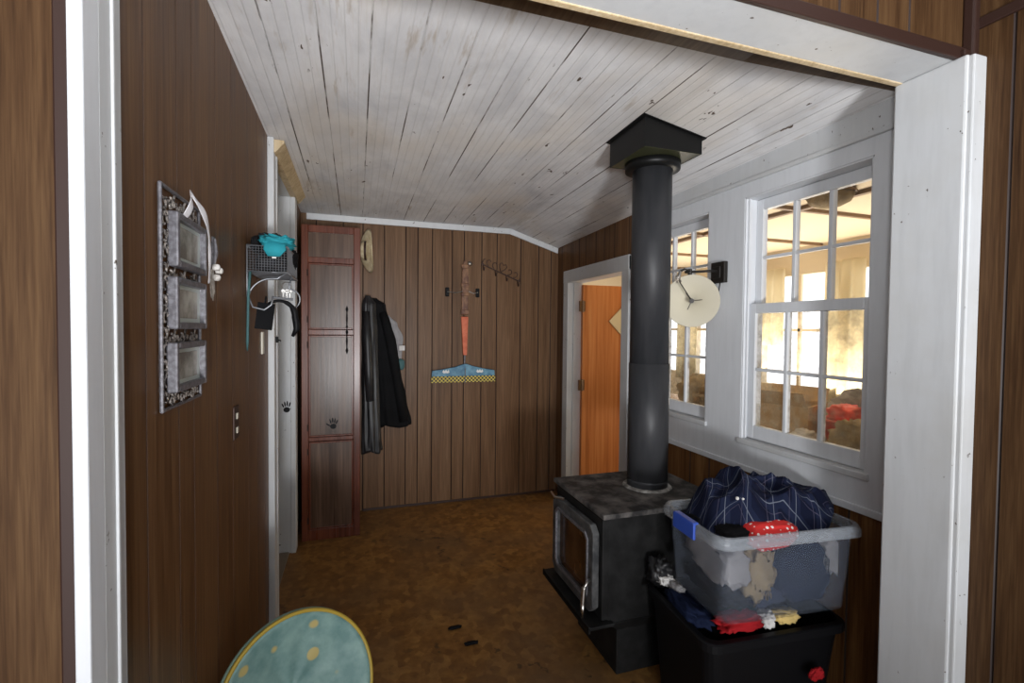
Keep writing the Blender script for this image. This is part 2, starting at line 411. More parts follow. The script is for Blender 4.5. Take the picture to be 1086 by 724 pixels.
def thing(name, label, cat, loc=(0, 0, 0), rz=0, group=None):
    o = bpy.data.objects.new(name, None); C.objects.link(o); o.location = loc; o.rotation_euler = (0, 0, rz)
    o.empty_display_size = .05
    o.matrix_basis  # settle
    return tag(o, label, cat, group)
def struct(o): o['kind'] = 'structure'; return o
def sempty(name, loc=(0, 0, 0)):
    o = bpy.data.objects.new(name, None); C.objects.link(o); o.location = loc; o['kind'] = 'structure'; return o
def arc(c, r, a0, a1, n, ux, uy):
    c = Vector(c); ux = Vector(ux); uy = Vector(uy)
    return [c+r*(math.cos(a0+(a1-a0)*i/n)*ux+math.sin(a0+(a1-a0)*i/n)*uy) for i in range(n+1)]
def spiral(c, r0, r1, a0, a1, n, ux, uy):
    c = Vector(c); ux = Vector(ux); uy = Vector(uy)
    return [c+(r0+(r1-r0)*i/n)*(math.cos(a0+(a1-a0)*i/n)*ux+math.sin(a0+(a1-a0)*i/n)*uy) for i in range(n+1)]

# ------------------------------------------------------------------ dimensions of the place
XL, XR, YB = -.41, 1.764, 4.06       # left wall, right (window) wall, back wall
YF, YO = .92, 1.075                  # opening wall: front and back face
XB = 1.29                            # ceiling break
def zc(x, y):
    z = 2.452-(y-1.07)*.022
    return z if x <= XB else z-(x-XB)*.30

def panelled(name, rects, grooves, fn, m, depth=.02, gw=.004, gd=.004, gm=None):
    """rects (u0,u1,z0,z1); fn(u,d,z) -> xyz, d>0 behind the face. One wall mesh with V-grooves."""
    mb = MB()
    for u0, u1, z0, z1 in rects:
        gs = sorted(g for g in grooves if u0+gw < g < u1-gw)
        prof = [(u0, 0)]; kinds = []
        for g in gs:
            prof += [(g-gw, 0), (g, gd), (g+gw, 0)]; kinds += [0, 1, 1]
        prof.append((u1, 0)); kinds.append(0)
        for k in range(len(prof)-1):
            (a, da), (b, db_) = prof[k], prof[k+1]
            za = z1(a) if callable(z1) else z1; zb = z1(b) if callable(z1) else z1
            y0 = z0(a) if callable(z0) else z0; y1_ = z0(b) if callable(z0) else z0
            vs = [fn(a, da, y0), fn(b, db_, y1_), fn(b, db_, zb), fn(a, da, za), fn(a, depth, y0), fn(b, depth, y1_), fn(b, depth, zb), fn(a, depth, za)]
            mb.add(vs, [(0, 1, 2, 3)], kinds[k])
            fs = [(4, 7, 6, 5), (3, 2, 6, 7), (0, 4, 5, 1)]
            if k == 0: fs.append((0, 3, 7, 4))
            if k == len(prof)-2: fs.append((1, 5, 6, 2))
            mb.add(vs, fs, 0)
    return struct(mb.build(name, [m, gm or M['groove']]))

# ------------------------------------------------------------------ structure
# floors
struct(MB().box(XL-.75, XR+.1, -2.7, YB+.2, -.05, 0).build('floor', M['floor']))
struct(MB().box(XL-.75, XL-.012, 2.71, 3.42, 0.0, .012).build('floor_threshold', M['threshold']))
struct(MB().box(XR+.101, 4.45, .2, 6.8, -.05, 0).build('floor_sunporch', M['threshold']))

# left wall
gl = [1.162, 1.35, 1.462, 1.683, 1.88, 2.136, 2.325, 2.5]
left = lambda u, d, z: (XL-d, u, z)
panelled('wall_left', [(1.02, 2.66, 0, lambda u: zc(0, u)), (2.66, 3.47, 2.36, lambda u: zc(0, u)), (3.47, YB, 0, lambda u: zc(0, u))], gl, left, M['panel'], depth=.02, gw=.003, gm=mat('soft_groove', (.055, .028, .016), .6))
struct(MB().box(XL-.12, XL-.02, 1.1, 2.66, 0, 2.4).box(XL-.12, XL-.02, 3.47, YB+.1, 0, 2.36).box(XL-.12, XL-.02, 2.66, 3.47, 2.375, 2.4).build('wall_left_core', M['white']))
struct(MB().box(XL-.75, XL-.12, 2.3, YB, 2.5, 2.52).build('ceiling_side_room', M['cream_paint']))
struct(MB().box(XL-.75, XL-.73, 2.3, YB, 0, 2.5).box(XL-.73, XL-.12, 2.3, 2.32, 0, 2.5).box(XL-.73, XL-.12, YB-.02, YB, 0, 2.5).build('wall_side_room', M['cream_paint']))
# left doorway lining and casings
struct(MB().box(XL-.125, XL+.004, 2.66, 2.68, 0, 2.34).build('trim_doorway_near_jamb', M['cream_paint'], bevel=.002))
struct(MB().box(XL-.125, XL+.004, 3.43, 3.45, 0.0, 2.345).build('trim_doorway_far_jamb', M['white'], bevel=.002))
struct(MB().box(XL-.125, XL+.004, 2.66, 3.45, 2.345, 2.365).build('trim_doorway_head_jamb', M['white'], bevel=.002))
struct(MB().box(XL, XL+.030, 2.575, 2.675, 0, 2.415).box(XL+.022, XL+.034, 2.64, 2.672, 0, 2.40).build('trim_doorway_near_casing', M['white'], bevel=.004))
struct(MB().box(XL, XL+.030, 3.42, 3.52, 0, 2.345).build('trim_doorway_far_casing', M['white'], bevel=.004))
struct(MB().prism([(XL, 2.343), (XL+.035, 2.343), (XL+.075, 2.392), (XL+.075, 2.405), (XL, 2.405)], 2.58, 3.60, lambda p, q, t: (p, t, q)).build('trim_doorway_head_casing', M['tan_trim'], bevel=.002))

# back wall
gb = [-.3, -.1, .05, 0.218, 0.39, 0.488, 0.609, 0.779, 0.882, 1.038, 1.176, 1.397, 1.569, 1.69]
back = lambda u, d, z: (u, YB+d, z)
panelled('wall_back', [(XL-.01, XB, 0, lambda u: zc(0, YB)), (XB, XR+.02, 0, lambda u: zc(u, YB))], gb, back, M['panel_back'], depth=.06)
def back_trim():
    mb = MB(); h_ = .048
    pts = [(XL+.04, zc(0, YB)), (XB, zc(XB, YB)), (XR-.012, zc(XR, YB)-.003)]
    for (xa, za), (xb, zb) in zip(pts, pts[1:]):
        mb.prism([(YB-.022, 0), (YB, 0), (YB, -h_), (YB-.015, -h_)], 0, 1, lambda p, q, t: (xa+(xb-xa)*t, p, za+(zb-za)*t+q-.002))
    return struct(mb.build('trim_back_ceiling', M['white'], bevel=.003))
back_trim()
struct(MB().box(.05, XR-.02, YB-.012, YB, 0, .018).build('baseboard_back', M['strip'], bevel=.002))

# ceiling (flat part plus the part that drops to the window wall)
def ceiling():
    mb = MB(); nb = MB()
    ye = lambda x: 1.372 if x <= XB else 1.372-(x-XB)*.47
    for m_, fa, fb in ((nb, lambda x: YO, ye), (mb, ye, lambda x: YB+.06)):
        for x0, x1 in ((XL-.02, XB), (XB, XR+.02)):
            vs = [(x, y, zc(x, y)+dz) for dz in (0, .03) for x, y in ((x0, fa(x0)), (x1, fa(x1)), (x1, fb(x1)), (x0, fb(x0)))]
            m_.add(vs, [(0, 1, 2, 3), (7, 6, 5, 4), (0, 4, 5, 1), (1, 5, 6, 2), (2, 6, 7, 3), (3, 7, 4, 0)])
    struct(mb.build('ceiling', M['ceiling'])); struct(nb.build('ceiling_unpainted_strip', M['ceiling_brown']))
ceiling()

# right wall: white boarding round the windows, panelling elsewhere
right = lambda u, d, z: (XR+d, u, z)
W1 = (1.243, 1.845, .965, 2.135); W2 = (2.088, 2.69, 1.0, 2.125)
DR = (2.92, 3.80, 1.905)
grr = [1.3, 1.42, 1.6, 1.72, 1.9, 2.05, 2.2, 2.4, 2.6, 2.86, 3.05, 3.2, 3.33, 3.5, 3.62, 3.78, 3.9, 3.97]
panelled('wall_right', [(YO, 2.79, 0, .845), (2.79, DR[0]-.02, 0, lambda u: zc(XR, u)), (DR[0]-.02, DR[1]+.02, DR[2]+.02, lambda u: zc(XR, u)), (DR[1]+.02, YB, 0, lambda u: zc(XR, u))], grr, right, M['panel_low'], depth=.02)
panelled('wall_right_upper', [(2.795, DR[0]-.095, 0, lambda u: zc(XR, u)), (DR[0]-.095, DR[1]+.1, DR[2]+.108, lambda u: zc(XR, u)), (DR[1]+.1, YB, 0, lambda u: zc(XR, u))], grr, lambda u, d, z: (XR-.004+d, u, z), M['panel'], depth=.0035, gd=.003)
mb = MB()
def wb(y0, y1, z0, z1, x0=XR, x1=XR+.116): mb.box(x0, x1, y0, y1, z0, z1)
wb(YO, W1[0], .845, 2.205); wb(W1[1], W2[0], .845, 2.205); wb(W2[1], 2.79, .845, 2.205)
wb(W1[0], W1[1], .845, W1[2]); wb(W1[0], W1[1], W1[3], 2.205); wb(W2[0], W2[1], .845, W2[2]); wb(W2[0], W2[1], W2[3], 2.205)
struct(mb.build('wall_right_boarding', M['white_clean']))
struct(MB().box(XR-.018, XR+.002, YO, 2.79, 2.2, 2.218).box(XR-.010, XR+.116, YO, 2.79, 2.214, 2.31).build('trim_frieze', M['white'], bevel=.004))
struct(MB().box(XR-.012, XR+.001, YO, 2.79, .835, .862).build('trim_under_windows', M['white_clean'], bevel=.003))
struct(MB().box(XR+.02, XR+.116, YO, 2.79, 0, .845).box(XR+.02, XR+.116, 2.79, DR[0]-.02, 0, 2.4).box(XR+.02, XR+.116, DR[0]-.02, DR[1]+.02, DR[2]+.02, 2.4).box(XR+.02, XR+.116, DR[1]+.02, YB+.06, 0, 2.4).build('wall_right_core', M['porch_wall']))
# pale edge strip where boarding ends behind the pipe
struct(MB().box(XR-.014, XR, 2.775, 2.80, .5, zc(XR, 2.8)-.004).build('trim_boarding_edge', M['white'], bevel=.003))

# right doorway casing + jambs
mb = MB()
y0, y1, zt = DR
mb.box(XR-.022, XR-.003, y0-.092, y0, 0, zt+.1).box(XR-.022, XR-.003, y1, y1+.095, 0, zt+.1).box(XR-.024, XR-.003, y0-.092, y1+.095, zt-.001, zt+.105)
struct(mb.build('trim_right_doorway_casing', M['white'], bevel=.004))
mb = MB().box(XR-.01, XR+.12, y0-.02, y0, 0, zt).box(XR-.01, XR+.12, y1, y1+.02, 0, zt).box(XR-.01, XR+.12, y0-.02, y1+.02, zt, zt+.02)
mb.box(XR+.03, XR+.042, y1-.012, y1, 0, zt).box(XR+.03, XR+.042, y0, y0+.012, 0, zt)
struct(mb.build('trim_right_doorway_jamb', M['white'], bevel=.002))
# the orange door, open into the sunporch
d = sempty('door_1', (XR+.125, 3.77, 0))
MB().box(XR+.092, XR+.092+.80, 3.735, 3.77, .02, 1.885).build('door_leaf', M['orange_door'], d, bevel=.003)
cdx, cdz = XR+.128+.42, 1.575
T = Matrix.Translation((cdx, 3.732, cdz)) @ Matrix.Rotation(PI/4, 4, 'Y')
dm = MB().box(-.145, .145, -.006, .003, -.145, .145, T=T).build('door_light', M['diamond'], d, bevel=.003, label='pale diamond shaped pane')
for zz in (1.70, 1.02): MB().box(XR+.055, XR+.11, 3.722, 3.736, zz-.045, zz+.045).tube([(XR+.09, 3.726, zz-.05), (XR+.09, 3.726, zz+.05)], .008).build('hinge', M['hinge'], d)

# sash windows
def sash(parent, y0, y1, z0, z1, xc, glass, rail_b=.05, rail_t=.035):
    st = .038; th = .015; mb = MB()
    mb.box(xc-th, xc+th, y0, y0+st, z0, z1).box(xc-th, xc+th, y1-st, y1, z0, z1)
    mb.box(xc-th, xc+th, y0+st, y1-st, z0, z0+rail_b).box(xc-th, xc+th, y0+st, y1-st, z1-rail_t, z1)
    gy0, gy1, gz0, gz1 = y0+st, y1-st, z0+rail_b, z1-rail_t
    for k in (1, 2):
        yy = gy0+(gy1-gy0)*k/3; mb.box(xc-th+.002, xc+th-.002, yy-.009, yy+.009, gz0, gz1)
    zz = (gz0+gz1)/2; mb.box(xc-th+.003, xc+th-.003, gy0, gy1, zz-.007, zz+.007)
    s = mb.build('sash', M['white_clean'], parent, bevel=.003)
    MB().box(xc-.002, xc+.002, gy0-.004, gy1+.004, gz0-.004, gz1+.004).build('pane', glass, s)
for i, (a, b_, z0, z1) in enumerate((W1, W2)):
    wn = sempty('window_%d' % (i+1), (XR+.06, (a+b_)/2, z0))
    mb = MB().box(XR+.002, XR+.116, a, a+.008, z0, z1).box(XR+.002, XR+.116, b_-.008, b_, z0, z1).box(XR+.002, XR+.116, a, b_, z1-.008, z1)
    mb.box(XR+.012, XR+.022, a, a+.018, z0, z1).box(XR+.012, XR+.022, b_-.020, b_, z0, z1)
    mb.build('window_frame', M['white_clean'], wn, bevel=.002)
    sash(wn, a+.009, b_-.009, z0+.62, z1-.010, XR+.080, M['pane'], rail_b=.035, rail_t=.05)
    sash(wn, a+.009, b_-.009, z0+.022, z0+.665, XR+.047, M['pane_dirty'], rail_b=.065, rail_t=.045)
    MB().box(XR-.010, XR+.118, a-.012, b_+.012, z0-.006, z0+.020).build('window_sill', M['white'], wn, bevel=.004)

# opening wall (between the front room and this one)
zl = 2.27
struct(MB().box(1.60, 1.70, .885, YO, 0, zl).build('trim_opening_right_post', M['white'], bevel=.006))
struct(MB().box(1.606, 1.66, .872, .9, 0, zl-.004).build('trim_opening_right_bead', M['white'], bevel=.004))
struct(MB().box(-.52, -.393, .945, 1.022, 0, zl).box(-.52, -.413, .945, 1.02, 0, zl).box(-.395, -.389, .985, .993, 0, zl).build('trim_opening_left_post', M['white'], bevel=.002))
struct(MB().box(-.4135, -.393, .897, .947, 0, zl).build('trim_opening_left_bead', M['white_clean'], bevel=.003))
struct(MB().box(-.52, 1.70, .912, YO, zl, zl+.03).build('trim_opening_header', M['white'], bevel=.003))
struct(MB().prism([(YO-.022, zl-.003), (YO-.002, zl-.003), (YO+.0, zl+.03), (YO-.022, zl+.03)], -.52, 1.70, lambda p, q, t: (t, p, q)).build('trim_header_edge', M['tan_trim'], bevel=.003))
front = lambda u, d_, z: (u, YF+d_, z)
panelled('wall_front', [(-2.2, -.43, 0, 2.75), (-.43, 1.70, zl+.03, 2.75)], [-1.9, -1.7, -1.5, -1.3, -1.08, -.9, -.68, -.53, -.30, -.1, .12, .33, .5, .69, .85, .981, 1.165, 1.30, 1.42], front, M['panel_dark'], depth=.02)
struct(MB().box(-.52, 1.70, YF+.02, YO, zl+.03, 2.75).box(-2.2, -.52, YF+.02, YO-.03, 0, 2.75).box(1.62, 1.9, YF+.02, YO, 0, 2.75).box(-.62, XL-.02, YO-.03, YO+.05, 0, 2.75).build('wall_front_core', M['panel']))
struct(MB().box(-.52, 1.66, YF-.014, YF+.001, zl-.002, zl+.032).build('trim_header_moulding', M['strip'], bevel=.003))
struct(MB().box(1.607, 1.632, .895, YF+.01, 0, zl+.02).build('trim_post_moulding', M['strip'], bevel=.003))
struct(MB().box(-.436, -.4135, YF-.012, YF+.001, 0, 2.75).build('trim_left_moulding', M['strip'], bevel=.003))
# front room walls, floor runs on; the side towards the photographer's back is open to daylight
frr = lambda u, d_, z: (1.66+d_, u, z)
panelled('wall_front_room_right', [(-2.6, YF, 0, 2.35)], [-2.2, -1.9, -1.6, -1.2, -.9, -.5, -.3, 0, .2, .42, .62, .74, .815], frr, M['panel_dark'], depth=.02)
panelled('wall_front_room_right_upper', [(-2.6, YF, 2.38, 2.75)], [-2.0, -1.2, -.3, .2, .62], frr, M['panel_dark'], depth=.02)
struct(MB().box(1.652, 1.68, -2.6, YF, 2.35, 2.38).build('trim_front_room_rail', M['strip'], bevel=.003))
struct(MB().box(1.633, 1.66, YF-.03, YF+.0, 0, 2.75).build('trim_front_room_corner', M['strip'], bevel=.006))
struct(MB().box(-2.25, -2.2, -2.6, YO, 0, 2.75).build('wall_front_room_left', M['panel_dark']))
struct(MB().box(-2.2, XL-.75, -2.7, YO, -.05, 0).build('floor_front_room', M['floor']))
struct(MB().box(-2.2, 1.7, -2.6, YO, 2.75, 2.8).build('ceiling_front_room', M['white']))

# sunporch beyond the windows
PX = 4.3
mb = MB()
holes = [(2.2, 3.15), (3.32, 4.2), (4.4, 5.3), (5.45, 6.4)]
mb.box(PX, PX+.08, .3, 6.8, 0, .93).box(PX, PX+.08, .3, 6.8, 2.08, 2.6)
prev = .3
for a, b_ in holes: mb.box(PX, PX+.08, prev, a, .93, 2.08); prev = b_
mb.box(PX, PX+.08, prev, 6.8, .93, 2.08)
for a, b_ in holes: mb.box(PX+.02, PX+.05, (a+b_)/2-.015, (a+b_)/2+.015, .93, 2.08).box(PX+.02, PX+.05, a, b_, 1.5, 1.53)
struct(mb.build('wall_sunporch_far', M['porch_wall']))
struct(MB().box(XR+.116, PX, .2, .3, 0, 2.6).build('wall_sunporch_near', M['porch_wall']))
mb = MB().box(XR+.116, PX, 6.7, 6.8, 0, .93).box(XR+.116, PX, 6.7, 6.8, 2.08, 2.6).box(XR+.116, 2.1, 6.7, 6.8, .93, 2.08).box(4.0, PX, 6.7, 6.8, .93, 2.08).box(3.0, 3.1, 6.7, 6.8, .93, 2.08)
struct(mb.build('wall_sunporch_end', M['porch_wall']))
struct(MB().box(XR+.02, XR+.116, YB+.06, 6.8, 0, 2.6).build('wall_sunporch_house', M['porch_wall']))
struct(MB().box(XR+.116, PX+.1, .2, 6.8, 2.36, 2.4).build('ceiling_sunporch', M['porch_ceiling']))
mb = MB()
for yy in (1.6, 2.55, 3.5, 4.5, 5.5): mb.box(XR+.12, PX, yy, yy+.03, 2.335, 2.36)
mb.box(2.9, 2.94, .3, 6.7, 2.335, 2.36)
struct(mb.build('trim_sunporch_battens', M['beam']))
def curtain(y0, y1, lab, z0=.9):
    mb = MB(); n = 60; top = []; bot = []
    for i in range(n+1):
        y = y0+(y1-y0)*i/n; x = PX-.07+.025*math.sin(y*52)+.01*math.sin(y*23+1)
        top.append((x, y, 2.16)); bot.append((x-.015+.01*math.sin(y*31), y, z0))
    mb.add(top+bot, [(i, i+1, n+2+i, n+1+i) for i in range(n)])
    tag(mb.build('curtain', M['curtain'], smooth=True, solid=.003), lab, 'curtain', 'curtains in the sunporch')
curtain(3.05, 3.42, 'pale yellow curtain seen through the nearer window, middle panes', .82)
curtain(2.62, 2.95, 'pale yellow curtain seen through the right panes of the nearer window', .82)
curtain(3.85, 4.5, 'pale yellow curtain seen at the left of the nearer window', 1.35)
curtain(5.2, 5.6, 'pale yellow curtain seen through the farther window beside the flue pipe', .85)
cl = thing('ceiling_light', 'round frosted ceiling light seen through the top right pane of the nearer window', 'ceiling light', (2.75, 2.2, 2.335))
MB().lathe([(.001, -.075), (.06, -.07), (.11, -.045), (.13, 0), (.001, 0)], (2.75, 2.2, 2.335), n=28).build('glass_bowl', M['khaki'], cl, smooth=True)
MB().lathe([(.14, -.01), (.14, .0), (.001, .0)], (2.75, 2.2, 2.345), n=28).build('rim', M['beam'], cl)

# table and clutter on the sunporch
tb = thing('folding_table', 'long brown table covered in clutter beyond the windows', 'table', (3.2, 3.0, 0))
MB().box(2.75, 3.65, 1.5, 5.0, .70, .735).build('tabletop', M['beam'], tb, bevel=.004)
for x in (2.8, 3.6):
    for y in (1.56, 4.94): MB().tube([(x, y, 0), (x, y, .70)], .02).build('leg', M['tube'], tb)
bx = MB()
Tb = Matrix.Translation((3.0, 2.70, .736)) @ Matrix.Rotation(.35, 4, 'Z')
bx.box(-.17, .17, -.21, -.20, 0, .25, T=Tb).box(-.17, .17, .20, .21, 0, .25, T=Tb).box(-.17, -.16, -.20, .20, 0, .25, T=Tb).box(.16, .17, -.20, .20, 0, .25, T=Tb).box(-.16, .16, -.2, .2, 0, .01, T=Tb)
for sgn in (-1, 1):
    Tf = Tb @ Matrix.Translation((sgn*.17, 0, .25)) @ Matrix.Rotation(sgn*.6, 4, 'Y'); bx.box(-.005, .005, -.2, .2, 0, .12, T=Tf)
tag(bx.build('cardboard_box', M['cardboard']), 'open tan cardboard box on the sunporch table behind the nearer window', 'box')
rb = thing('laundry_basket', 'small red basket heaped up beyond the lower right pane of the window', 'basket', (3.1, 2.32, .736))
MB().lathe([(.10, 0), (.14, .17), (.15, .17), (.15, .185), (.13, .185), (.095, .01), (.001, .01)], (3.1, 2.32, .736), n=24).build('tub', M['redplastic'], rb, smooth=True)
MB().blob((3.1, 2.32, .95), (.11, .11, .06), 4, .3).build('contents', M['redplastic'], rb, smooth=True)
for k, (x, y, sx, sy, sz, mm, lb) in enumerate([
    (2.98, 3.30, .22, .22, .16, 'khaki', 'heap of khaki cloth left of the cardboard box behind the window'),
    (2.80, 2.03, .12, .14, .13, 'khaki', 'rumpled khaki heap right of the red basket behind the window'),
    (3.45, 2.35, .16, .3, .2, 'grey', 'grey pile behind the cardboard box and red basket'),
    (3.35, 4.0, .20, .25, .17, 'khaki', 'tall khaki heap seen low in the farther window'),
    (2.85, 2.42, .08, .07, .06, 'whitecloth', 'small whitish crumpled bag between cardboard box and red basket'),
    (3.0, 4.5, .2, .25, .14, 'cardboard', 'brown heap at the far end of the sunporch table')]):
    tag(MB().blob((x, y, .737+sz*.8), (sx, sy, sz), k+11, .3, 3, mi=0).settle(.7365).build('cloth_heap', M[mm], smooth=True), lb, 'cloth heap', 'heaps on the sunporch table')

# ------------------------------------------------------------------ wood stove
st = thing('wood_stove', 'black cast iron wood stove with amber glass door and dusty top', 'stove', (1.27, 1.99, 0))
X0, X1, Y0, Y1, ZT = .975, 1.575, 1.735, 2.235, .74
def rect_ring(x0, x1, y0, y1, z): return [(x0, y0, z), (x1, y0, z), (x1, y1, z), (x0, y1, z)]
MB().box(X0-.012, X1+.015, Y0-.012, Y1+.012, ZT-.022, ZT).build('top_plate', M['stove_top'], st, bevel=.004)
MB().loft([rect_ring(X0+.03, X1-.02, Y0+.02, Y1-.02, ZT-.022), rect_ring(X0+.03, X1-.02, Y0+.02, Y1-.02, .26)]).build('firebox', M['stove_black'], st, bevel=.006)
MB().loft([rect_ring(X0+.03, X1-.02, Y0+.02, Y1-.02, .26), rect_ring(X0+.10, X1-.06, Y0+.06, Y1-.06, .20), rect_ring(X0+.10, X1-.06, Y0+.06, Y1-.06, 0)]).build('pedestal', M['stove_black'], st, bevel=.004)
MB().box(X0-.07, X0+.05, Y0-.005, Y1+.005, .262, .276).box(X0-.07, X0-.06, Y0-.005, Y1+.005, .25, .28).build('ash_lip', M['stove_black'], st, bevel=.003)
# door: frame with chamfered corners
dy0, dy1, dz0, dz1 = Y0+.035, Y1-.035, .30, .675
def oct_(y0, y1, z0, z1, c): return [(y0+c, z0), (y1-c, z0), (y1, z0+c), (y1, z1-c), (y1-c, z1), (y0+c, z1), (y0, z1-c), (y0, z0+c)]
def ring_plate(outer, inner, xa, xb):
    m_ = MB(); n = len(outer)
    vs = [(xa, *p) for p in outer]+[(xa, *p) for p in inner]+[(xb, *p) for p in outer]+[(xb, *p) for p in inner]
    fs = []
    for i in range(n):
        j = (i+1) % n
        fs += [(i, j, n+j, n+i), (2*n+i, 3*n+i, 3*n+j, 2*n+j), (i, 2*n+i, 2*n+j, j), (n+i, n+j, 3*n+j, 3*n+i)]
    m_.add(vs, fs); return m_
MB().box(X0-.002, X0+.032, Y0+.012, Y1-.012, .285, ZT-.03).build('front_plate', M['stove_black'], st, bevel=.004)
dr = ring_plate(oct_(dy0, dy1, dz0, dz1, .03), oct_(dy0+.05, dy1-.05, dz0+.05, dz1-.05, .025), X0-.035, X0-.004).build('door', M['stove_door'], st, bevel=.006)
ring_plate(oct_(dy0+.042, dy1-.042, dz0+.042, dz1-.042, .025), oct_(dy0+.055, dy1-.055, dz0+.055, dz1-.055, .022), X0-.041, X0-.03).build('door_bead', M['pewter'], dr, bevel=.002)
m_ = MB(); o8 = oct_(dy0+.05, dy1-.05, dz0+.05, dz1-.05, .025); m_.add([(X0-.016, *p) for p in o8]+[(X0-.010, *p) for p in o8], [tuple(range(8)), tuple(range(15, 7, -1))]); m_.build('door_glass', M['stove_glass'], dr, label='sooty amber glass')
hp = [(X0-.04, dy0+.012, .45), (X0-.075, dy0-.004, .43), (X0-.082, dy0-.006, .36), (X0-.078, dy0+.0, .30)]
MB().tube(hp[:2], .006).tube([Vector(hp[1]).lerp(Vector(hp[2]), t/20) for t in range(21)], [.011 if t % 2 else .008 for t in range(21)], n=10).tube(hp[2:], [.01, .003]).build('door_handle', M['steel'], dr, smooth=True, label='coiled bright steel handle')
MB().tube([(X0-.05, Y1-.05, .69), (X0-.06, Y1-.12, .688), (X0-.03, Y1-.16, .69)], .005).build('air_lever', M['steel'], st)
fp = thing('flue_pipe', 'black flue pipe rising from the stove to the ceiling box', 'stove pipe', (1.345, 2.0, ZT))
pc = (1.353, 2.0)
MB().lathe([(.096, 0.004), (.096, .60)], (*pc, ZT), n=48, caps=True).build('lower_section', M['pipe'], fp, smooth=False)
MB().lathe([(.0925, .60), (.0925, 1.60)], (*pc, ZT), n=48, caps=True).build('upper_section', M['pipe'], fp)
MB().lathe([(.097, .03), (.0985, .035), (.097, .04)], (*pc, ZT), n=48).build('collar', M['pipe'], fp)
MB().lathe([(.0928, 1.52), (.095, 1.523), (.095, 1.54), (.0928, 1.543)], (*pc, ZT), n=48).build('collar', M['pipe'], fp)
MB().lathe([(.098, 0.0), (.118, 0.0), (.112, .006), (.097, .009)], (*pc, ZT), n=48).build('ash_ring', M['seal'], fp, label='pale crumbling ring at the base')
for o in fp.children:
    if o.type == 'MESH':
        for p in o.data.polygons: p.use_smooth = len(p.vertices) == 4
cb = thing('ceiling_support_box', 'square black flue support box fixed under the white ceiling', 'flue box', (1.34, 1.97, 2.30))
bx0, bx1, by0, by1 = 1.19, 1.49, 1.82, 2.12
vs = []
for z in (2.30, None):
    for x, y in ((bx0, by0), (bx1, by0), (bx1, by1), (bx0, by1)): vs.append((x, y, z if z else zc(x, y)-.006))
MB().add(vs, [(0, 1, 5, 4), (1, 2, 6, 5), (2, 3, 7, 6), (3, 0, 4, 7), (4, 5, 6, 7)]).build('box_sides', M['box_black'], cb)
m_ = MB().box(bx0+.004, bx1-.004, by0+.004, by1-.004, 2.300, 2.304); m_.build('box_bottom', M['box_under'], cb, label='black underside with a painted greenish reflection')
MB().lathe([(.095, 2.26), (.128, 2.264), (.13, 2.298), (.1, 2.299)], (*pc, 0), n=40).build('trim_ring', M['box_black'], cb, smooth=True)
m_ = MB(); fl = .014
for a, b_ in ((0, 1),):
    q = [(bx0-fl, by0-fl), (bx1+fl, by0-fl), (bx1+fl, by1+fl), (bx0-fl, by1+fl)]
    vs = [(x, y, zc(x, y)-.001) for x, y in q]+[(x, y, zc(x, y)-.005) for x, y in q]
    m_.add(vs, [(0, 1, 2, 3), (7, 6, 5, 4), (0, 4, 5, 1), (1, 5, 6, 2), (2, 6, 7, 3), (3, 7, 4, 0)])
m_.build('flange', M['box_black'], cb)

# ------------------------------------------------------------------ clear tote of clothes
def rrect(x0, x1, y0, y1, r, z, n=5):
    pts = []
    for cx, cy, a in ((x1-r, y1-r, 0), (x0+r, y1-r, PI/2), (x0+r, y0+r, PI), (x1-r, y0+r, 1.5*PI)):
        for i in range(n+1): t = a+PI/2*i/n; pts.append((cx+r*math.cos(t), cy+r*math.sin(t), z))
    return pts
TT = Matrix.Translation((1.434, 1.407, .513)) @ Matrix.Rotation(math.radians(-5.0), 4, 'Z')
def tr(ring): return [TT @ Vector(p) for p in ring]
tote = thing('storage_tote', 'clear plastic storage tote full of clothes, resting on the black bin', 'storage tote', TT.translation)
hx, hy = .285, .178
outer = [tr(rrect(-hx+.035, hx-.035, -hy+.022, hy-.022, .04, 0)), tr(rrect(-hx+.03, hx-.03, -hy+.018, hy-.018, .045, .01)), tr(rrect(-hx+.008, hx-.008, -hy+.005, hy-.005, .045, .285))]
inner = [tr(rrect(-hx+.012, hx-.012, -hy+.009, hy-.009, .042, .285)), tr(rrect(-hx+.034, hx-.034, -hy+.022, hy-.022, .042, .013))]
MB().loft(outer+inner).build('tote_body', M['tote'], tote, smooth=True)
m_ = MB()
R0 = [tr(rrect(-hx+.006, hx-.006, -hy+.003, hy-.003, .045, .268)), tr(rrect(-hx-.014, hx+.014, -hy-.014, hy+.014, .05, .268)), tr(rrect(-hx-.014, hx+.014, -hy-.014, hy+.014, .05, .288)), tr(rrect(-hx-.006, hx+.006, -hy-.006, hy+.006, .05, .305)), tr(rrect(-hx+.006, hx-.006, -hy+.006, hy-.006, .05, .305)), tr(rrect(-hx+.006, hx-.006, -hy+.003, hy-.003, .045, .268))]
m_.loft(R0, caps=False).build('rim', M['tote_rim'], tote, bevel=.002)
MB().box(-hx-.021, -hx-.011, -.055, .075, .250, .306, T=TT).box(-hx-.02, -hx+.004, -.05, .07, .300, .309, T=TT).build('latch', M['bluelatch'], tote, bevel=.003, label='blue clip latch')

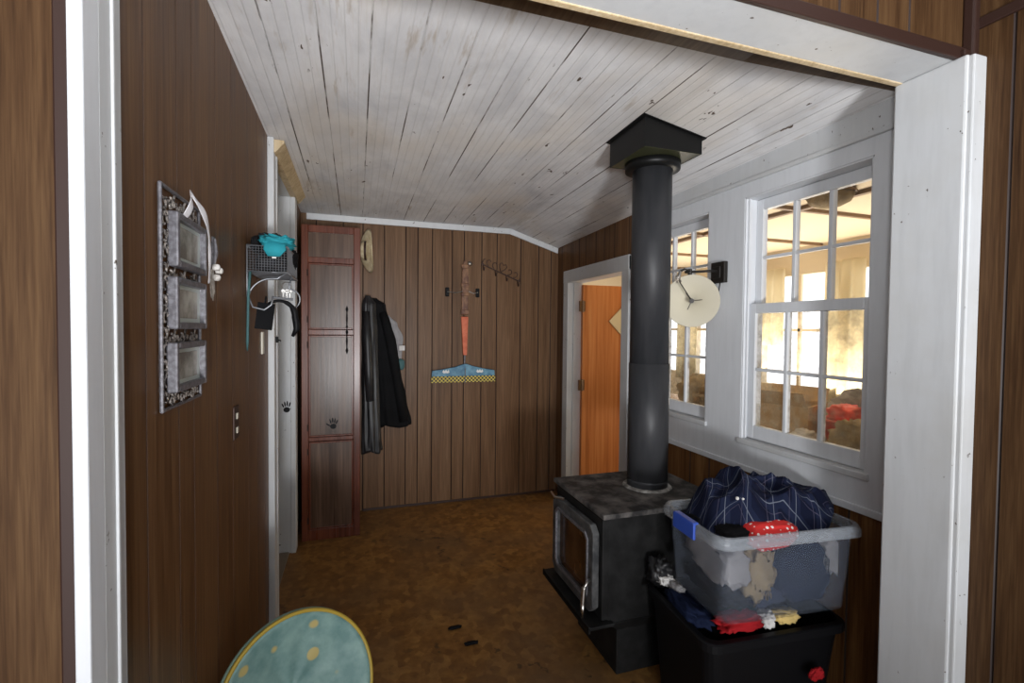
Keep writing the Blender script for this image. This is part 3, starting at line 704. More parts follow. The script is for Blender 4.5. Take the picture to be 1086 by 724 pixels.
def garment(name, mm, label, c, size, seed, T=None, amp=.25, freq=2.6, group='clothes in the clear tote', cat='garment', clamp=None):
    mb = MB().blob((0, 0, 0), size, seed, amp, freq, 40, 26)
    c = Vector(c)
    out = []
    for v in mb.v:
        p = Vector(v)+c
        if clamp:
            p = Vector([min(max(p[k], clamp[k][0]), clamp[k][1]) for k in range(3)])
        out.append(T @ p if T else p)
    mb.v = [tuple(p) for p in out]
    return tag(mb.build(name, M[mm], smooth=True), label, cat, group)
lim = ((-hx+.055, hx-.055), (-hy+.042, hy-.042), (.018, .36))
cg = lambda *a, **k: garment(*a, T=TT, clamp=lim, **k)
cg('folded_garment', 'navy', 'dark navy garment filling the right half of the clear tote', (.095, 0, .13), (.13, .19, .12), 21, amp=.12)
cg('folded_garment', 'denim', 'blue grey garment low in the front of the clear tote', (-.055, -.02, .06), (.075, .14, .04), 22, amp=.2)
cg('rumpled_garment', 'grey', 'pale grey garment pressed against the left end of the clear tote', (-.185, -.03, .17), (.06, .14, .075), 23, amp=.25)
cg('rumpled_garment', 'grey', 'pale grey garment in the right end of the clear tote', (.21, -.05, .18), (.05, .14, .07), 25, amp=.25)
cg('rumpled_garment', 'khaki', 'crumpled taupe garment with a drawstring in the middle front of the tote', (-.09, -.1, .14), (.055, .07, .09), 27, amp=.35)
cg('folded_garment', 'blackcloth', 'black garment at the back left corner of the clear tote', (-.16, .08, .265), (.09, .06, .03), 28, amp=.25)
cg('rumpled_garment', 'blackcloth', 'black garment at the bottom left of the clear tote', (-.17, 0, .055), (.07, .14, .035), 29, amp=.25)
# red dotted cloth
garment('dotted_cloth', 'reddots', 'red cloth with white dots bulging over the front rim of the tote', (-.035, -.095, .272), (.10, .065, .05), 31, T=TT, amp=.1, freq=1.6)
garment('dark_headband', 'blackcloth', 'black headband tucked beside the red dotted cloth', (-.165, -.075, .275), (.055, .05, .028), 33, T=TT, amp=.15)
# plaid shirt: crumpled sheet heaped over the tote
def plaid_shirt():
    mb = MB(); nx, ny = 110, 80; uv = []; top = []
    for j in range(ny+1):
        for i in range(nx+1):
            u = i/nx*2-1; v = j/ny*2-1
            # superellipse outline
            ang = math.atan2(v, u); rr = max(abs(u), abs(v))
            r_ = rr
            ca, sa = math.cos(ang), math.sin(ang)
            ex = (abs(ca)**2.6+abs(sa)**2.6)**(-1/2.6)
            lump = 1+.07*math.sin(3*ang+.6)+.05*math.sin(7*ang+2)
            px = .03+ca*ex*r_*(.262 if ca < 0 else .315)*(1+.4*(lump-1)); py = .03+sa*ex*r_*(.165 if sa > 0 else .15)*lump
            q = Vector((px*7, py*7, 1.3))
            fold = .5-abs(noise.noise(q*1.15+Vector((2, 0, 0)))); fold2 = .5-abs(noise.noise(q*2.3+Vector((0, 5, 0))))
            # main heap: ridge to the left/back, drops right
            hgt = .145*(1-(max(0, r_-.0))**4.5)*(1-.4*max(0, px/.32)**1.3)*(1-.25*max(0, -py/.15)) + .03*math.exp(-((px+.06)/.12)**2-((py-.03)/.09)**2)
            hgt += (.11*fold+.06*fold2-.08)*(1-r_**4)
            edge = r_**6*.03
            z = .30+hgt-edge+.045*max(0, min(1, (px-.17)/.10))
            # stay above rim outside, dip at the front left where other cloth shows
            z += -.02*math.exp(-((px+.02)/.1)**2-((py+.14)/.05)**2)
            top.append((px, py, z)); a_ = .55; U_ = u*.40+.07*noise.noise(q*.8); V_ = v*.30+.08*noise.noise(q*.7+Vector((4, 4, 0))); uv.append((U_*math.cos(a_)-V_*math.sin(a_), U_*math.sin(a_)+V_*math.cos(a_)))
    bot = [(x*.97, y*.97, max(z-.035, .2)) for x, y, z in top]
    n = (nx+1)*(ny+1)
    vs = [TT @ Vector(p) for p in top+bot]
    fs = [(j*(nx+1)+i, j*(nx+1)+i+1, (j+1)*(nx+1)+i+1, (j+1)*(nx+1)+i) for j in range(ny) for i in range(nx)]
    fs += [tuple(n+k for k in reversed(f)) for f in fs[:]]
    per = [i for i in range(nx+1)]+[(nx+1)*j+nx for j in range(1, ny+1)]+[ny*(nx+1)+i for i in range(nx-1, -1, -1)]+[(nx+1)*j for j in range(ny-1, 0, -1)]
    fs += [(per[k], per[(k+1) % len(per)], n+per[(k+1) % len(per)], n+per[k]) for k in range(len(per))]
    mb.add(vs, fs); mb.uv = uv+uv
    sh = mb.build('plaid_shirt', M['plaid'], smooth=True)
    tag(sh, 'navy plaid flannel shirt with thin pale checks heaped on the tote', 'shirt', 'clothes in the clear tote')
    cz = TT @ Vector((-.155, -.085, .40))
    m2 = MB().blob(cz, (.0055, .0055, .0055), 1, 0, 1, 10, 8); m2.blob(TT @ Vector((-.135, -.09, .398)), (.004, .004, .004), 1, 0, 1, 8, 6)
    m2.build('button', M['whitecloth'], sh)
plaid_shirt()

# ------------------------------------------------------------------ black bin
BT = Matrix.Translation((1.445, 1.545, 0)) @ Matrix.Rotation(math.radians(-4), 4, 'Z')
bn = thing('black_bin', 'large black plastic bin of clothes beside the wood stove', 'storage bin', (1.445, 1.545, 0))
bxh, byh, bz = .295, .27, .44
def btr(r): return [BT @ Vector(p) for p in r]
MB().loft([btr(rrect(-bxh+.05, bxh-.05, -byh+.05, byh-.14, .05, 0)), btr(rrect(-bxh+.01, bxh-.01, -byh+.01, byh-.125, .05, bz-.01)),
           btr(rrect(-bxh+.014, bxh-.014, -byh+.014, byh-.13, .046, bz-.01)), btr(rrect(-bxh+.055, bxh-.055, -byh+.055, byh-.145, .046, .01))]).build('bin_body', M['black'], bn, smooth=False)
MB().loft([btr(rrect(-bxh+.012, bxh-.012, -byh+.012, byh-.127, .048, bz-.03)), btr(rrect(-bxh-.012, bxh+.0, -byh-.012, byh-.115, .055, bz-.03)), btr(rrect(-bxh-.012, bxh+.0, -byh-.012, byh-.115, .055, bz-.004)), btr(rrect(-bxh-.006, bxh-.006, -byh-.006, byh-.12, .05, bz)), btr(rrect(-bxh+.014, bxh-.014, -byh+.014, byh-.13, .046, bz)), btr(rrect(-bxh+.012, bxh-.012, -byh+.012, byh-.127, .048, bz-.03))], caps=False).build('rim', M['black'], bn)
limb = ((-bxh+.07, bxh-.07), (-byh+.07, byh-.15), (.05, .475))
bg_ = dict(T=BT, group='clothes in the black bin', clamp=None)
garment('dark_cloth_bundle', 'blackcloth', 'black cloth bundle filling the bin under the tote', (0, -.03, .33), (.225, .16, .13), 41, amp=.04, T=BT, group='clothes in the black bin', clamp=((-.22, .22), (-.2, .15), (.2, .478)))
garment('navy_cloth', 'navy', 'navy cloth at the left front corner of the black bin', (-.235, -.06, .445), (.05, .12, .03), 42, amp=.3, **bg_)
garment('white_sock', 'whitecloth', 'small white sock at the left edge of the black bin', (-.24, .09, .475), (.033, .035, .018), 43, amp=.35, **bg_)
garment('grey_sock', 'grey', 'pale grey sock beside the white sock in the black bin', (-.225, .03, .47), (.022, .04, .016), 48, amp=.3, **bg_)
garment('red_cloth', 'redcloth', 'dark red cloth at the front edge of the black bin', (-.13, -.205, .465), (.085, .045, .024), 44, amp=.35, **bg_)
garment('white_rag', 'whitecloth', 'white rag between the red and yellow cloths under the tote', (-.02, -.215, .462), (.026, .028, .026), 45, amp=.35, **bg_)
garment('yellow_cloth', 'yellowcloth', 'yellow cloth under the front of the clear tote', (.06, -.215, .462), (.05, .03, .022), 46, amp=.3, **bg_)
garment('black_bag', 'leather', 'crumpled glossy black bag between the stove and the clear tote', (-.24, .13, .49), (.05, .05, .055), 47, amp=.35, T=BT, group=None, cat='bag')
garment('red_rag', 'redcloth', 'small red rag hanging low against the front of the black bin', (.13, -.29, .285), (.03, .012, .02), 49, amp=.3, T=BT, group=None, cat='rag')

# ------------------------------------------------------------------ saucer chair
sc_t, sc_a = 1.204, .531
nrm = Vector((math.sin(sc_t)*math.sin(sc_a), -math.sin(sc_t)*math.cos(sc_a), math.cos(sc_t)))
ux = nrm.cross(Vector((0, 0, 1))).normalized(); vy = ux.cross(nrm)
Cs = Vector((-.16, 1.585, .345)); Rs = .238
def SP(a, r, d_): return Cs+r*(math.cos(a)*ux+math.sin(a)*vy)+nrm*d_
sch = thing('saucer_chair', 'child sized mint green saucer chair with yellow piping on the brown floor', 'chair', (Cs.x, Cs.y+.05, 0))
rings = []
na = 72
for k in range(15):
    t = k/14; r = Rs*(.02+.98*t)
    rings.append([SP(2*PI*i/na, r, -.085*(1-t**1.8)+.004*math.sin(2*PI*i/na*9)*t*(1-t)*3) for i in range(na)])
rb2 = [[SP(2*PI*i/na, Rs*(.02+.98*(k/6)), -.085*(1-(k/6)**1.8)-.02) for i in range(na)] for k in range(6, -1, -1)]
MB().loft(rings+rb2).build('seat_pad', [M['saucer']], sch, smooth=True)
seat = sch.children[0] if sch.children else None
MB().tube([SP(2*PI*i/96, Rs+.003, -.004) for i in range(96)], .0065, 8, closed=True).build('piping', M['saucer_rim'], sch, smooth=True, label='yellow piping')
MB().tube([SP(2*PI*i/96, Rs+.0, -.022) for i in range(96)], .012, 10, closed=True).build('rim_sleeve', M['saucer_back'], sch, smooth=True, label='green grey rim sleeve')
for s_ in (-1, 1):
    top_p = SP(PI/2-s_*1.05, Rs*.97, -.04); low = SP(-PI/2+s_*.8, Rs*.95, -.05)
    back_foot = Vector((top_p.x-.03, top_p.y+.10, .012)); fr_foot = Vector((low.x, low.y+.03, .012))
    MB().tube([top_p, (top_p+back_foot)/2+Vector((0, .03, 0)), back_foot], .009).build('leg', M['tube'], sch, smooth=True)
    MB().tube([low, fr_foot], .009).build('leg', M['tube'], sch, smooth=True)

# ------------------------------------------------------------------ tall cabinet
cab = thing('tall_cabinet', 'tall narrow dark walnut cabinet with three doors against the back wall', 'cabinet', (-.165, 3.80, 0))
cx0, cx1, cy0, cy1, ct = -.362, .026, 3.60, YB-.03, 2.205
def cabinet():
    MB().box(cx0, cx0+.018, cy0+.002, cy1, 0, ct).box(cx1-.018, cx1, cy0+.002, cy1, 0, ct).box(cx0, cx1, cy0+.002, cy1, ct-.018, ct).box(cx0, cx1, cy1-.012, cy1, 0, ct).box(cx0, cx1, cy0+.01, cy1, .02, .04).build('body', M['cabframe'], cab)
    # face frame: stiles and rails
    z1a, z1b = 2.205, 2.115   # top rail
    m_ = MB()
    st_ = .045
    m_.box(cx0, cx0+st_, cy0-.016, cy0+.002, 0, ct).box(cx1-st_, cx1, cy0-.016, cy0+.002, 0, ct)
    for a, b_ in ((2.155, 2.205), (1.945, 1.985), (1.445, 1.482), (.70, .728), (0, .075)): m_.box(cx0+st_, cx1-st_, cy0-.016, cy0+.002, a, b_)
    m_.build('face_frame', M['cabframe'], cab, bevel=.003)
    MB().box(cx0+st_, cx1-st_, cy0-.006, cy0+.002, 1.985, 2.155).build('top_panel', M['cabinet'], cab)
    for a, b_, hn in ((1.482, 1.945, 1.56), (.728, 1.445, 1.40), (.075, .70, .62)):
        dr_ = MB().box(cx0+st_+.002, cx1-st_-.002, cy0-.014, cy0+.002, a+.003, b_-.003).build('door', M['cabinet'], cab, bevel=.003)
        e = MB(); q0, q1 = cx0+st_+.002, cx1-st_-.002
        for A in ((q0, q0+.012, a+.003, b_-.003), (q1-.012, q1, a+.003, b_-.003), (q0+.012, q1-.012, a+.003, a+.015), (q0+.012, q1-.012, b_-.015, b_-.003)): e.box(A[0], A[1], cy0-.020, cy0-.013, A[2], A[3])
        e.build('edge_moulding', M['cabframe'], dr_, bevel=.002)
        hx_ = cx1-st_-.045
        m2 = MB().tube([(hx_, cy0-.018, hn-.075), (hx_, cy0-.03, hn-.04), (hx_, cy0-.034, hn), (hx_, cy0-.03, hn+.04), (hx_, cy0-.018, hn+.075)], [.003, .004, .0065, .004, .003], 8)
        for dz in (-.065, .065): m2.add([(hx_-.010, cy0-.0165, hn+dz), (hx_, cy0-.0165, hn+dz+.03), (hx_+.010, cy0-.0165, hn+dz), (hx_, cy0-.0165, hn+dz-.03), (hx_, cy0-.020, hn+dz)], [(0, 1, 4), (1, 2, 4), (2, 3, 4), (3, 0, 4), (0, 3, 2, 1)])
        if a > .3: m2.build('handle', M['black'], dr_)
        for dz in (.07, -.07):
            zz = (a if dz > 0 else b_)+dz
            MB().tube([(cx0+st_-.004, cy0-.02, zz-.022), (cx0+st_-.004, cy0-.02, zz+.022)], .005).build('hinge', M['ironbrown'], dr_)
        if a == .728:
            m3 = MB(); hand(m3, lambda u, v: (-.155+u, cy0-.0148, .80+v), 1.0); m3.build('hand_print', M['black'], dr_, label='small black hand print')
def hand(mb, fn, s, flip=1):
    def ell(cx, cy, rx, ry, ang=0, n=14):
        ca, sa = math.cos(ang), math.sin(ang); v1 = []
        for k in range(n):
            a = 2*PI*k/n; x, y = rx*math.cos(a), ry*math.sin(a); v1.append(fn(*( (cx+x*ca-y*sa)*s*flip, (cy+x*sa+y*ca)*s)))
        mb.add(v1, [tuple(range(n))])
    ell(0, 0, .021, .019)
    for cx, cy, a, l in ((-.034, .012, .95, .017), (-.019, .036, .28, .018), (-.004, .042, .05, .02), (.011, .039, -.15, .019), (.024, .030, -.42, .016)): ell(cx, cy, .0052, l, a)
cabinet()
m3 = MB(); hand(m3, lambda u, v: (-.435+u, 3.4285, .955+v), .95, -1)
struct(m3.build('trim_hand_print', M['black']))

# ------------------------------------------------------------------ hats and coats by the cabinet
def hat():
    t = thing('straw_hat', 'cream straw hat hanging edge-on beside the top of the tall cabinet', 'hat', (.085, 3.98, 2.1))
    m_ = MB(); rings = []
    n = 40
    for k in range(10):
        r = .165*(k/9); rr = []
        for i in range(n):
            a = 2*PI*i/n
            y = 3.93+.5*r*math.cos(a); z = 2.10+r*math.sin(a)*1.03
            cv = .05*(math.sin(a)*r/.165)**2*(1 if r > .09 else .3)
            bx_ = .07+cv*.6
            rr.append((bx_-.045*math.cos(a)*r/.165-.01*math.sin(a), y, z))
        rings.append(rr)
    m_.loft(rings, caps=True).build('brim', M['cream'], t, smooth=True, solid=.004)
    MB().lathe([(.075, 0), (.07, .03), (.055, .05), (.03, .045), (.001, .04)], (.078, 3.93, 2.10), axis=(-.9, .1, 0), n=28).build('crown', M['cream'], t, smooth=True)
    MB().lathe([(.0765, .0), (.0745, .018)], (.078, 3.93, 2.10), axis=(-.9, .1, 0), n=28).build('hat_band', M['ironbrown'], t, smooth=True)
hat()

def coat(name, mm, label, secs, seed, folds=7, amp=.12, n=64, group='coats on the back wall', cat='coat', sleeve=None, dy=0.0, ky=1.0):
    """secs: list of (x, y, z, rx, ry)"""
    t = thing(name, label, cat, (secs[0][0], secs[0][1], secs[0][2]), group=group)
    secs = [(a, b+dy, c_, d_, e_*ky) for a, b, c_, d_, e_ in secs]
    if sleeve: sleeve = [([(p[0], p[1]+dy, p[2]) for p in ps], rs) for ps, rs in sleeve]
    rings = []; m = 36
    for j in range(m+1):
        q = j/m*(len(secs)-1); a = min(int(q), len(secs)-2); f_ = q-a; f_ = f_*f_*(3-2*f_)
        x, y, z, rx, ry = [secs[a][k]*(1-f_)+secs[a+1][k]*f_ for k in range(5)]
        z = secs[a][2]*(1-(q-a))+secs[a+1][2]*(q-a)
        ring = []
        for i in range(n):
            th = 2*PI*i/n
            g = j/m
            w_ = 1+amp*g*math.sin(folds*th+seed+1.5*math.sin(g*2.3+seed))+.5*amp*math.sin((folds+4)*th+seed*2+g*4)+.10*noise.noise(Vector((math.cos(th)*2+seed, math.sin(th)*2, z*5)))
            hem = .012*math.sin(3*th+seed) if j > m-3 else 0
            ring.append((x+rx*w_*math.cos(th), min(y+ry*w_*math.sin(th), YB-.004), z+hem))
        rings.append(ring)
    MB().loft(rings).build('coat_body', M[mm], t, smooth=True)
    if sleeve:
        for (pts, rs) in sleeve: MB().tube(pts, rs, 18).build('sleeve', M[mm], t, smooth=True)
    return t
# the coats: leather one nearest the cabinet
lc = coat('leather_coat', 'leather', 'long black leather coat hanging right beside the tall cabinet', [(.085, 3.98, 1.75, .02, .02), (.095, 3.965, 1.68, .05, .045), (.10, 3.96, 1.4, .056, .06), (.105, 3.955, 1.0, .062, .07), (.115, 3.955, .62, .07, .07), (.12, 3.955, .515, .068, .065)], 1.0, folds=8, dy=-.035, ky=.7,
     sleeve=[([(.07, 3.93, 1.62), (.08, 3.895, 1.4), (.09, 3.885, 1.15), (.10, 3.89, .93)], [.028, .036, .034, .03])])
bc = coat('black_coat', 'blackcloth', 'black cloth coat flaring to the right of the leather coat', [(.13, 3.985, 1.735, .025, .02), (.16, 3.965, 1.68, .06, .045), (.195, 3.96, 1.5, .075, .06), (.23, 3.96, 1.2, .085, .07), (.275, 3.965, .9, .10, .07), (.30, 3.965, .70, .12, .07)], 2.3, folds=6, dy=.022, ky=.55,
     sleeve=[([(.2, 3.93, 1.62), (.26, 3.92, 1.4), (.31, 3.93, 1.1), (.37, 3.935, .74)], [.03, .042, .038, .04])])
gc = coat('grey_jacket', 'grey', 'short grey jacket showing behind the right side of the black coat', [(.235, 4.01, 1.60, .02, .02), (.27, 4.01, 1.53, .05, .03), (.30, 4.012, 1.42, .062, .034), (.31, 4.012, 1.27, .045, .032), (.315, 4.012, 1.17, .03, .03)], 4.1, folds=5, dy=.022, ky=.5)
for ch in gc.children: pass
MB().box(.33, .375, 3.968, 3.974, 1.315, 1.355).build('label_patch', M['whitecloth'], gc, bevel=.001, label='small white label')
MB().blob((.345, 3.99, 1.20), (.03, .02, .045), 5, .2).build('cuff', M['teal_dark'], gc, smooth=True, label='dark teal cuff')

# ------------------------------------------------------------------ painted sweeping tool, its pegs and the hook rack
rk = thing('painted_rake', 'long handled tool with carved brown and orange handle and blue head on the back wall', 'tool', (.88, YB-.03, 1.06))
yb = YB
MB().prism([(.858, 1.80), (.916, 1.80), (.915, 2.00), (.905, 2.05), (.895, 2.085), (.872, 2.075), (.865, 2.03), (.858, 1.98)], yb-.032, yb-.012, lambda p, q, t: (p, t, q)).build('handle_top', M['rake_wood'], rk, bevel=.004)
m_ = MB().prism([(.852, 1.615), (.914, 1.615), (.914, 1.80), (.856, 1.80)], yb-.036, yb-.010, lambda p, q, t: (p, t, q))
m_.build('carved_grip', M['rake_wood'], rk, bevel=.005)
for zz, hh in ((2.03, .016), (1.87, .016), (1.79, .012), (1.64, .02)):
    MB().box(.850, .92, yb-.040, yb-.014, zz-hh, zz+hh).build('carved_band', M['rake_wood'], rk, bevel=.005)
MB().prism([(.852, 1.60), (.914, 1.60), (.905, 1.27), (.872, 1.27)], yb-.034, yb-.012, lambda p, q, t: (p, t, q)).build('orange_grip', M['rake_orange'], rk, bevel=.004, label='orange painted lower handle')
MB().tube([(.888, yb-.022, 1.275), (.886, yb-.022, 1.13)], .007, 10).tube([(.886, yb-.05, 1.16), (.886, yb-.05, 1.03)], .004).build('shaft', M['pewter'], rk)
MB().prism([(.601, 1.092), (1.152, 1.092), (1.149, 1.138), (1.05, 1.155), (.95, 1.178), (.90, 1.196), (.87, 1.192), (.80, 1.17), (.70, 1.152), (.605, 1.14)], yb-.046, yb-.020, lambda p, q, t: (p, t, q)).build('blue_head', M['rake_blue'], rk, bevel=.004, label='sky blue painted head')
MB().box(.598, 1.155, yb-.048, yb-.018, 1.040, 1.092).build('checked_band', M['checks'], rk, label='yellow and black checked band')
def mark(cx):
    m_ = MB()
    pts = [(0, .008), (.012, .026), (.022, .012), (.032, .028), (.042, .012), (.054, .026), (.062, .004), (.048, -.004), (.03, -.001), (.012, -.004)]
    m_.prism([(cx+p-.03, 1.122+q) for p, q in pts], yb-.0475, yb-.045, lambda p, q, t: (p, t, q))
    m_.build('white_mark', M['whitepaint'], rk)
mark(.72); mark(1.015)
MB().lathe([(.012, 0), (.02, .006), (.02, .012), (.001, .016)], (.925, yb-.02, 2.055), axis=(0, -1, 0), n=16).build('knob', M['steel'], rk, smooth=True)
for x, lb, xx in ((.735, 'black peg holding the painted rake, left of its handle', .86), (1.0, 'black peg holding the painted rake, right of its handle', .915)):
    pg = thing('wall_peg', lb, 'peg', (x, yb, 1.81), group='pegs beside the painted rake')
    MB().box(x-.017, x+.017, yb-.018, yb, 1.77, 1.848).build('pad', M['black'], pg, bevel=.007)
    MB().tube([(x, yb-.022, 1.81), ((x+xx)/2, yb-.045, 1.80), (xx, yb-.045, 1.815)], .004).build('wire', M['steel'], pg)

hr = thing('hook_rack', 'tilted rusty scrollwork hook rack beside the painted rake', 'hook rack', (1.2, yb, 2.0))
ang = math.atan2(-.135, .34); hc = Vector((1.207, yb-.012, 1.992)); eu = Vector((math.cos(ang), 0, math.sin(ang))); ev = Vector((-math.sin(ang), 0, math.cos(ang)))
def HP(a, b_, d_=0): return hc+eu*a+ev*b_+Vector((0, -d_, 0))
m_ = MB().tube([HP(-.18, 0), HP(.18, 0)], .0055)
for sx in (-1, 1):
    m_.tube([HP(sx*.18, -.02), HP(sx*.185, .035), HP(sx*.175, .055)], .004)
    m_.tube([HP(sx*.18, 0)+Vector((0, .01, 0)), HP(sx*.18, 0, .012)], .011)
m_.build('bar', M['ironbrown'], hr)
m_ = MB()
for a0 in (-.125, -.068, .068, .125):
    s_ = 1 if a0 > 0 else -1
    m_.tube([HP(a0-.0, .0)] + spiral(HP(a0, .045), .034, .008, -PI/2, -PI/2+s_*4.4, 24, eu, ev), .0032, 6)
m_.tube([HP(0, .005), HP(.028, .045), HP(.035, .07), HP(.02, .088), HP(0, .068), HP(-.02, .088), HP(-.035, .07), HP(-.028, .045), HP(0, .005)], .0035, 6)
m_.build('scrollwork', M['ironbrown'], hr, smooth=True)
for a0 in (-.17, -.055, .055, .17):
    b0 = HP(a0, 0)
    MB().tube([b0, b0+Vector((0, -.008, -.03)), b0+Vector((0, -.02, -.052)), b0+Vector((0, -.036, -.045)), b0+Vector((0, -.04, -.028))], [.004, .004, .004, .004, .006], 7).build('hook', M['ironbrown'], hr, smooth=True)

# ------------------------------------------------------------------ swing arm sconce
sc = thing('swing_arm_lamp', 'black swing arm wall lamp with cream shade between the two windows', 'wall lamp', (XR, 1.99, 1.795))
MB().box(XR-.024, XR, 1.945, 2.04, 1.742, 1.848).box(XR-.034, XR-.024, 1.965, 2.02, 1.765, 1.825).build('wall_plate', M['blackmetal'], sc, bevel=.004)
MB().tube([(XR-.03, 1.985, 1.80), (XR-.07, 1.985, 1.80), (1.62, 2.02, 1.796), (1.575, 2.03, 1.793)], .0065).tube([(1.60, 2.025, 1.78), (1.60, 2.025, 1.81)], .01).tube([(1.60, 2.025, 1.80), (1.53, 1.98, 1.80), (1.488, 1.955, 1.785)], .0055).build('arm', M['blackmetal'], sc)
sa = Vector((-.62, -.78, -.06)).normalized(); sb = Vector((1.595, 2.00, 1.648))
m_ = MB()
prof = [(.130, 0), (.05, -.12), (.001, -.121)]
m_.lathe(prof, sb, axis=sa, n=48).build('lamp_shade', M['shade'], sc, smooth=True, solid=.003, label='cream conical shade')
m_ = MB(); uu = sa.orthogonal().normalized(); ww = sa.cross(uu)
for k in range(3):
    a = 2*PI*k/3+.5; m_.tube([sb-sa*.118+.074*(math.cos(a)*uu+math.sin(a)*ww), sb-sa*.118], .002, 6)
m_.tube([sb-sa*.118, sb-sa*.05], .012, 12)
m_.tube([sb-sa*.118, Vector((1.52, 2.0, 1.74)), Vector((1.488, 1.955, 1.785))], .003, 6)
m_.build('shade_fitter', M['blackmetal'], sc)
MB().tube([(1.488, 1.955, 1.785), (1.478, 1.95, 1.76), (1.47, 1.945, 1.745)], [.006, .009, .004]).tube([(1.455, 1.94, 1.76), (1.475, 1.945, 1.75), (1.49, 1.95, 1.735)], .004).tube([(1.46, 1.94, 1.73), (1.475, 1.947, 1.75), (1.482, 1.952, 1.77)], .004).build('lamp_joint', M['steel'], sc)
MB().tube([(XR-.02, 1.975, 1.745), (XR-.02, 1.985, 1.70), (XR-.03, 2.02, 1.66), (XR-.045, 2.07, 1.625), (XR-.03, 2.09, 1.58)], .0028).build('cord', M['black'], sc, smooth=True)

# ------------------------------------------------------------------ picture frame of scrollwork on the left wall
pf = thing('scroll_picture_frame', 'tall pewter scrollwork plate holding three small framed photos on the left wall', 'picture frame', (XL, 1.36, 1.55))
def LW(y, z, d_=0): return Vector((XL+.006+d_, y, z))
fy0, fy1, fz0, fz1 = 1.225, 1.493, 1.312, 1.808
EY, EZ = Vector((0, 1, 0)), Vector((0, 0, 1))
m_ = MB()
c4 = [LW(fy0, fz0), LW(fy1, fz0), LW(fy1, fz1), LW(fy0, fz1)]
for a, b_ in zip(c4, c4[1:]+c4[:1]): m_.tube([a, b_], .0045, 8)
m_.build('outer_rim', M['pewter'], pf)
m_ = MB()
rnd = random.Random(5)
z = fz0+.022; k = 0
while z < fz1-.01:
    s_ = 1 if k % 2 else -1
    m_.tube(spiral(LW(fy0+.022, z), .021, .004, 0 if s_ > 0 else PI, (0 if s_ > 0 else PI)+s_*5.2, 18, EY, EZ), .003, 6)
    m_.tube(spiral(LW(fy0+.036, z+.016), .013, .003, PI, PI-s_*4.6, 14, EY, EZ), .0026, 6)
    z += .036; k += 1
for zz in (1.335, 1.475, 1.62, 1.785):
    for j, yy in enumerate((1.285, 1.318, 1.352, 1.388, 1.424, 1.46)):
        s_ = 1 if j % 2 else -1
        m_.tube(spiral(LW(yy, zz-.004+.005*s_), .016, .004, PI/2, PI/2+s_*5, 16, EY, EZ), .0028, 6)
        m_.tube(arc(LW(yy, zz-.012), .012, 0, PI, 8, EY, EZ), .0025, 6)
m_.build('scrollwork', M['scroll'], pf, smooth=True)
for z0_, z1_, y0_ in ((1.635, 1.760, 1.268), (1.492, 1.612, 1.262), (1.347, 1.462, 1.256)):
    y1_ = y0_+.225
    fr = MB(); wd = .016; xa, xb = XL+.004, XL+.027
    fr.box(xa, xb, y0_, y0_+wd, z0_, z1_).box(xa, xb, y1_-wd, y1_, z0_, z1_).box(xa, xb, y0_+wd, y1_-wd, z0_, z0_+wd).box(xa, xb, y0_+wd, y1_-wd, z1_-wd, z1_)
    f_ = fr.build('small_frame', M['pewter'], pf, bevel=.004)
    MB().box(XL+.008, XL+.013, y0_+wd, y1_-wd, z0_+wd, z1_-wd).build('mat_board', M['mat_board'], f_)
    MB().box(XL+.013, XL+.0145, y0_+wd+.022, y1_-wd-.026, z0_+wd+.01, z1_-wd-.01).build('photo', M['photo'], f_)
rbn = MB()
pts = [(1.318, 1.745, .012), (1.322, 1.775, .03), (1.325, 1.80, .034), (1.338, 1.828, .02), (1.345, 1.80, .036), (1.37, 1.785, .042), (1.395, 1.765, .045), (1.41, 1.73, .046), (1.418, 1.69, .045), (1.422, 1.65, .044), (1.415, 1.625, .044), (1.425, 1.61, .042)]
P = [LW(y, z, d_) for y, z, d_ in pts]; L_ = []; R_ = []
for i, p in enumerate(P):
    t_ = (P[min(i+1, len(P)-1)]-P[max(i-1, 0)]).normalized(); sd = t_.cross(Vector((1, 0, 0))).normalized()*(.012+.004*math.sin(i*1.3))
    sd = sd+Vector((.003*math.sin(i*2.1), 0, 0)); L_.append(p+sd); R_.append(p-sd)
rbn.add(L_+R_, [(i, i+1, len(P)+i+1, len(P)+i) for i in range(len(P)-1)])
tag(rbn.build('ribbon', M['ribbon'], smooth=True, solid=.002, sub=2), 'white ribbon draped over the top of the scrollwork picture frame', 'ribbon')

# broken patch with small hardware on the wall
wp = thing('broken_wall_latch', 'small metal latch with pale knobs on a chipped patch of the left wall', 'latch', (XL, 1.65, 1.66))
m_ = MB()
rr = random.Random(3)
poly = [(1.64+.018*math.cos(a)*(1+.5*rr.random()), 1.625+.042*math.sin(a)*(1+.35*rr.random())) for a in [2*PI*i/14 for i in range(14)]]
m_.prism(poly, XL-.001, XL+.0015, lambda p, q, t: (t, p, q)); m_.build('chipped_patch', M['plaster'], wp)
MB().tube([(XL+.006, 1.645, 1.76), (XL+.008, 1.648, 1.72), (XL+.004, 1.64, 1.68)], [.004, .007, .005]).box(XL, XL+.006, 1.632, 1.656, 1.675, 1.765).build('plate', M['pewter'], wp)
for y, z in ((1.635, 1.675), (1.668, 1.668), (1.64, 1.645)): MB().blob((XL+.012, y, z), (.011, .010, .010), 2, .05, 1, 14, 10).build('knob', M['plaster'], wp, smooth=True)

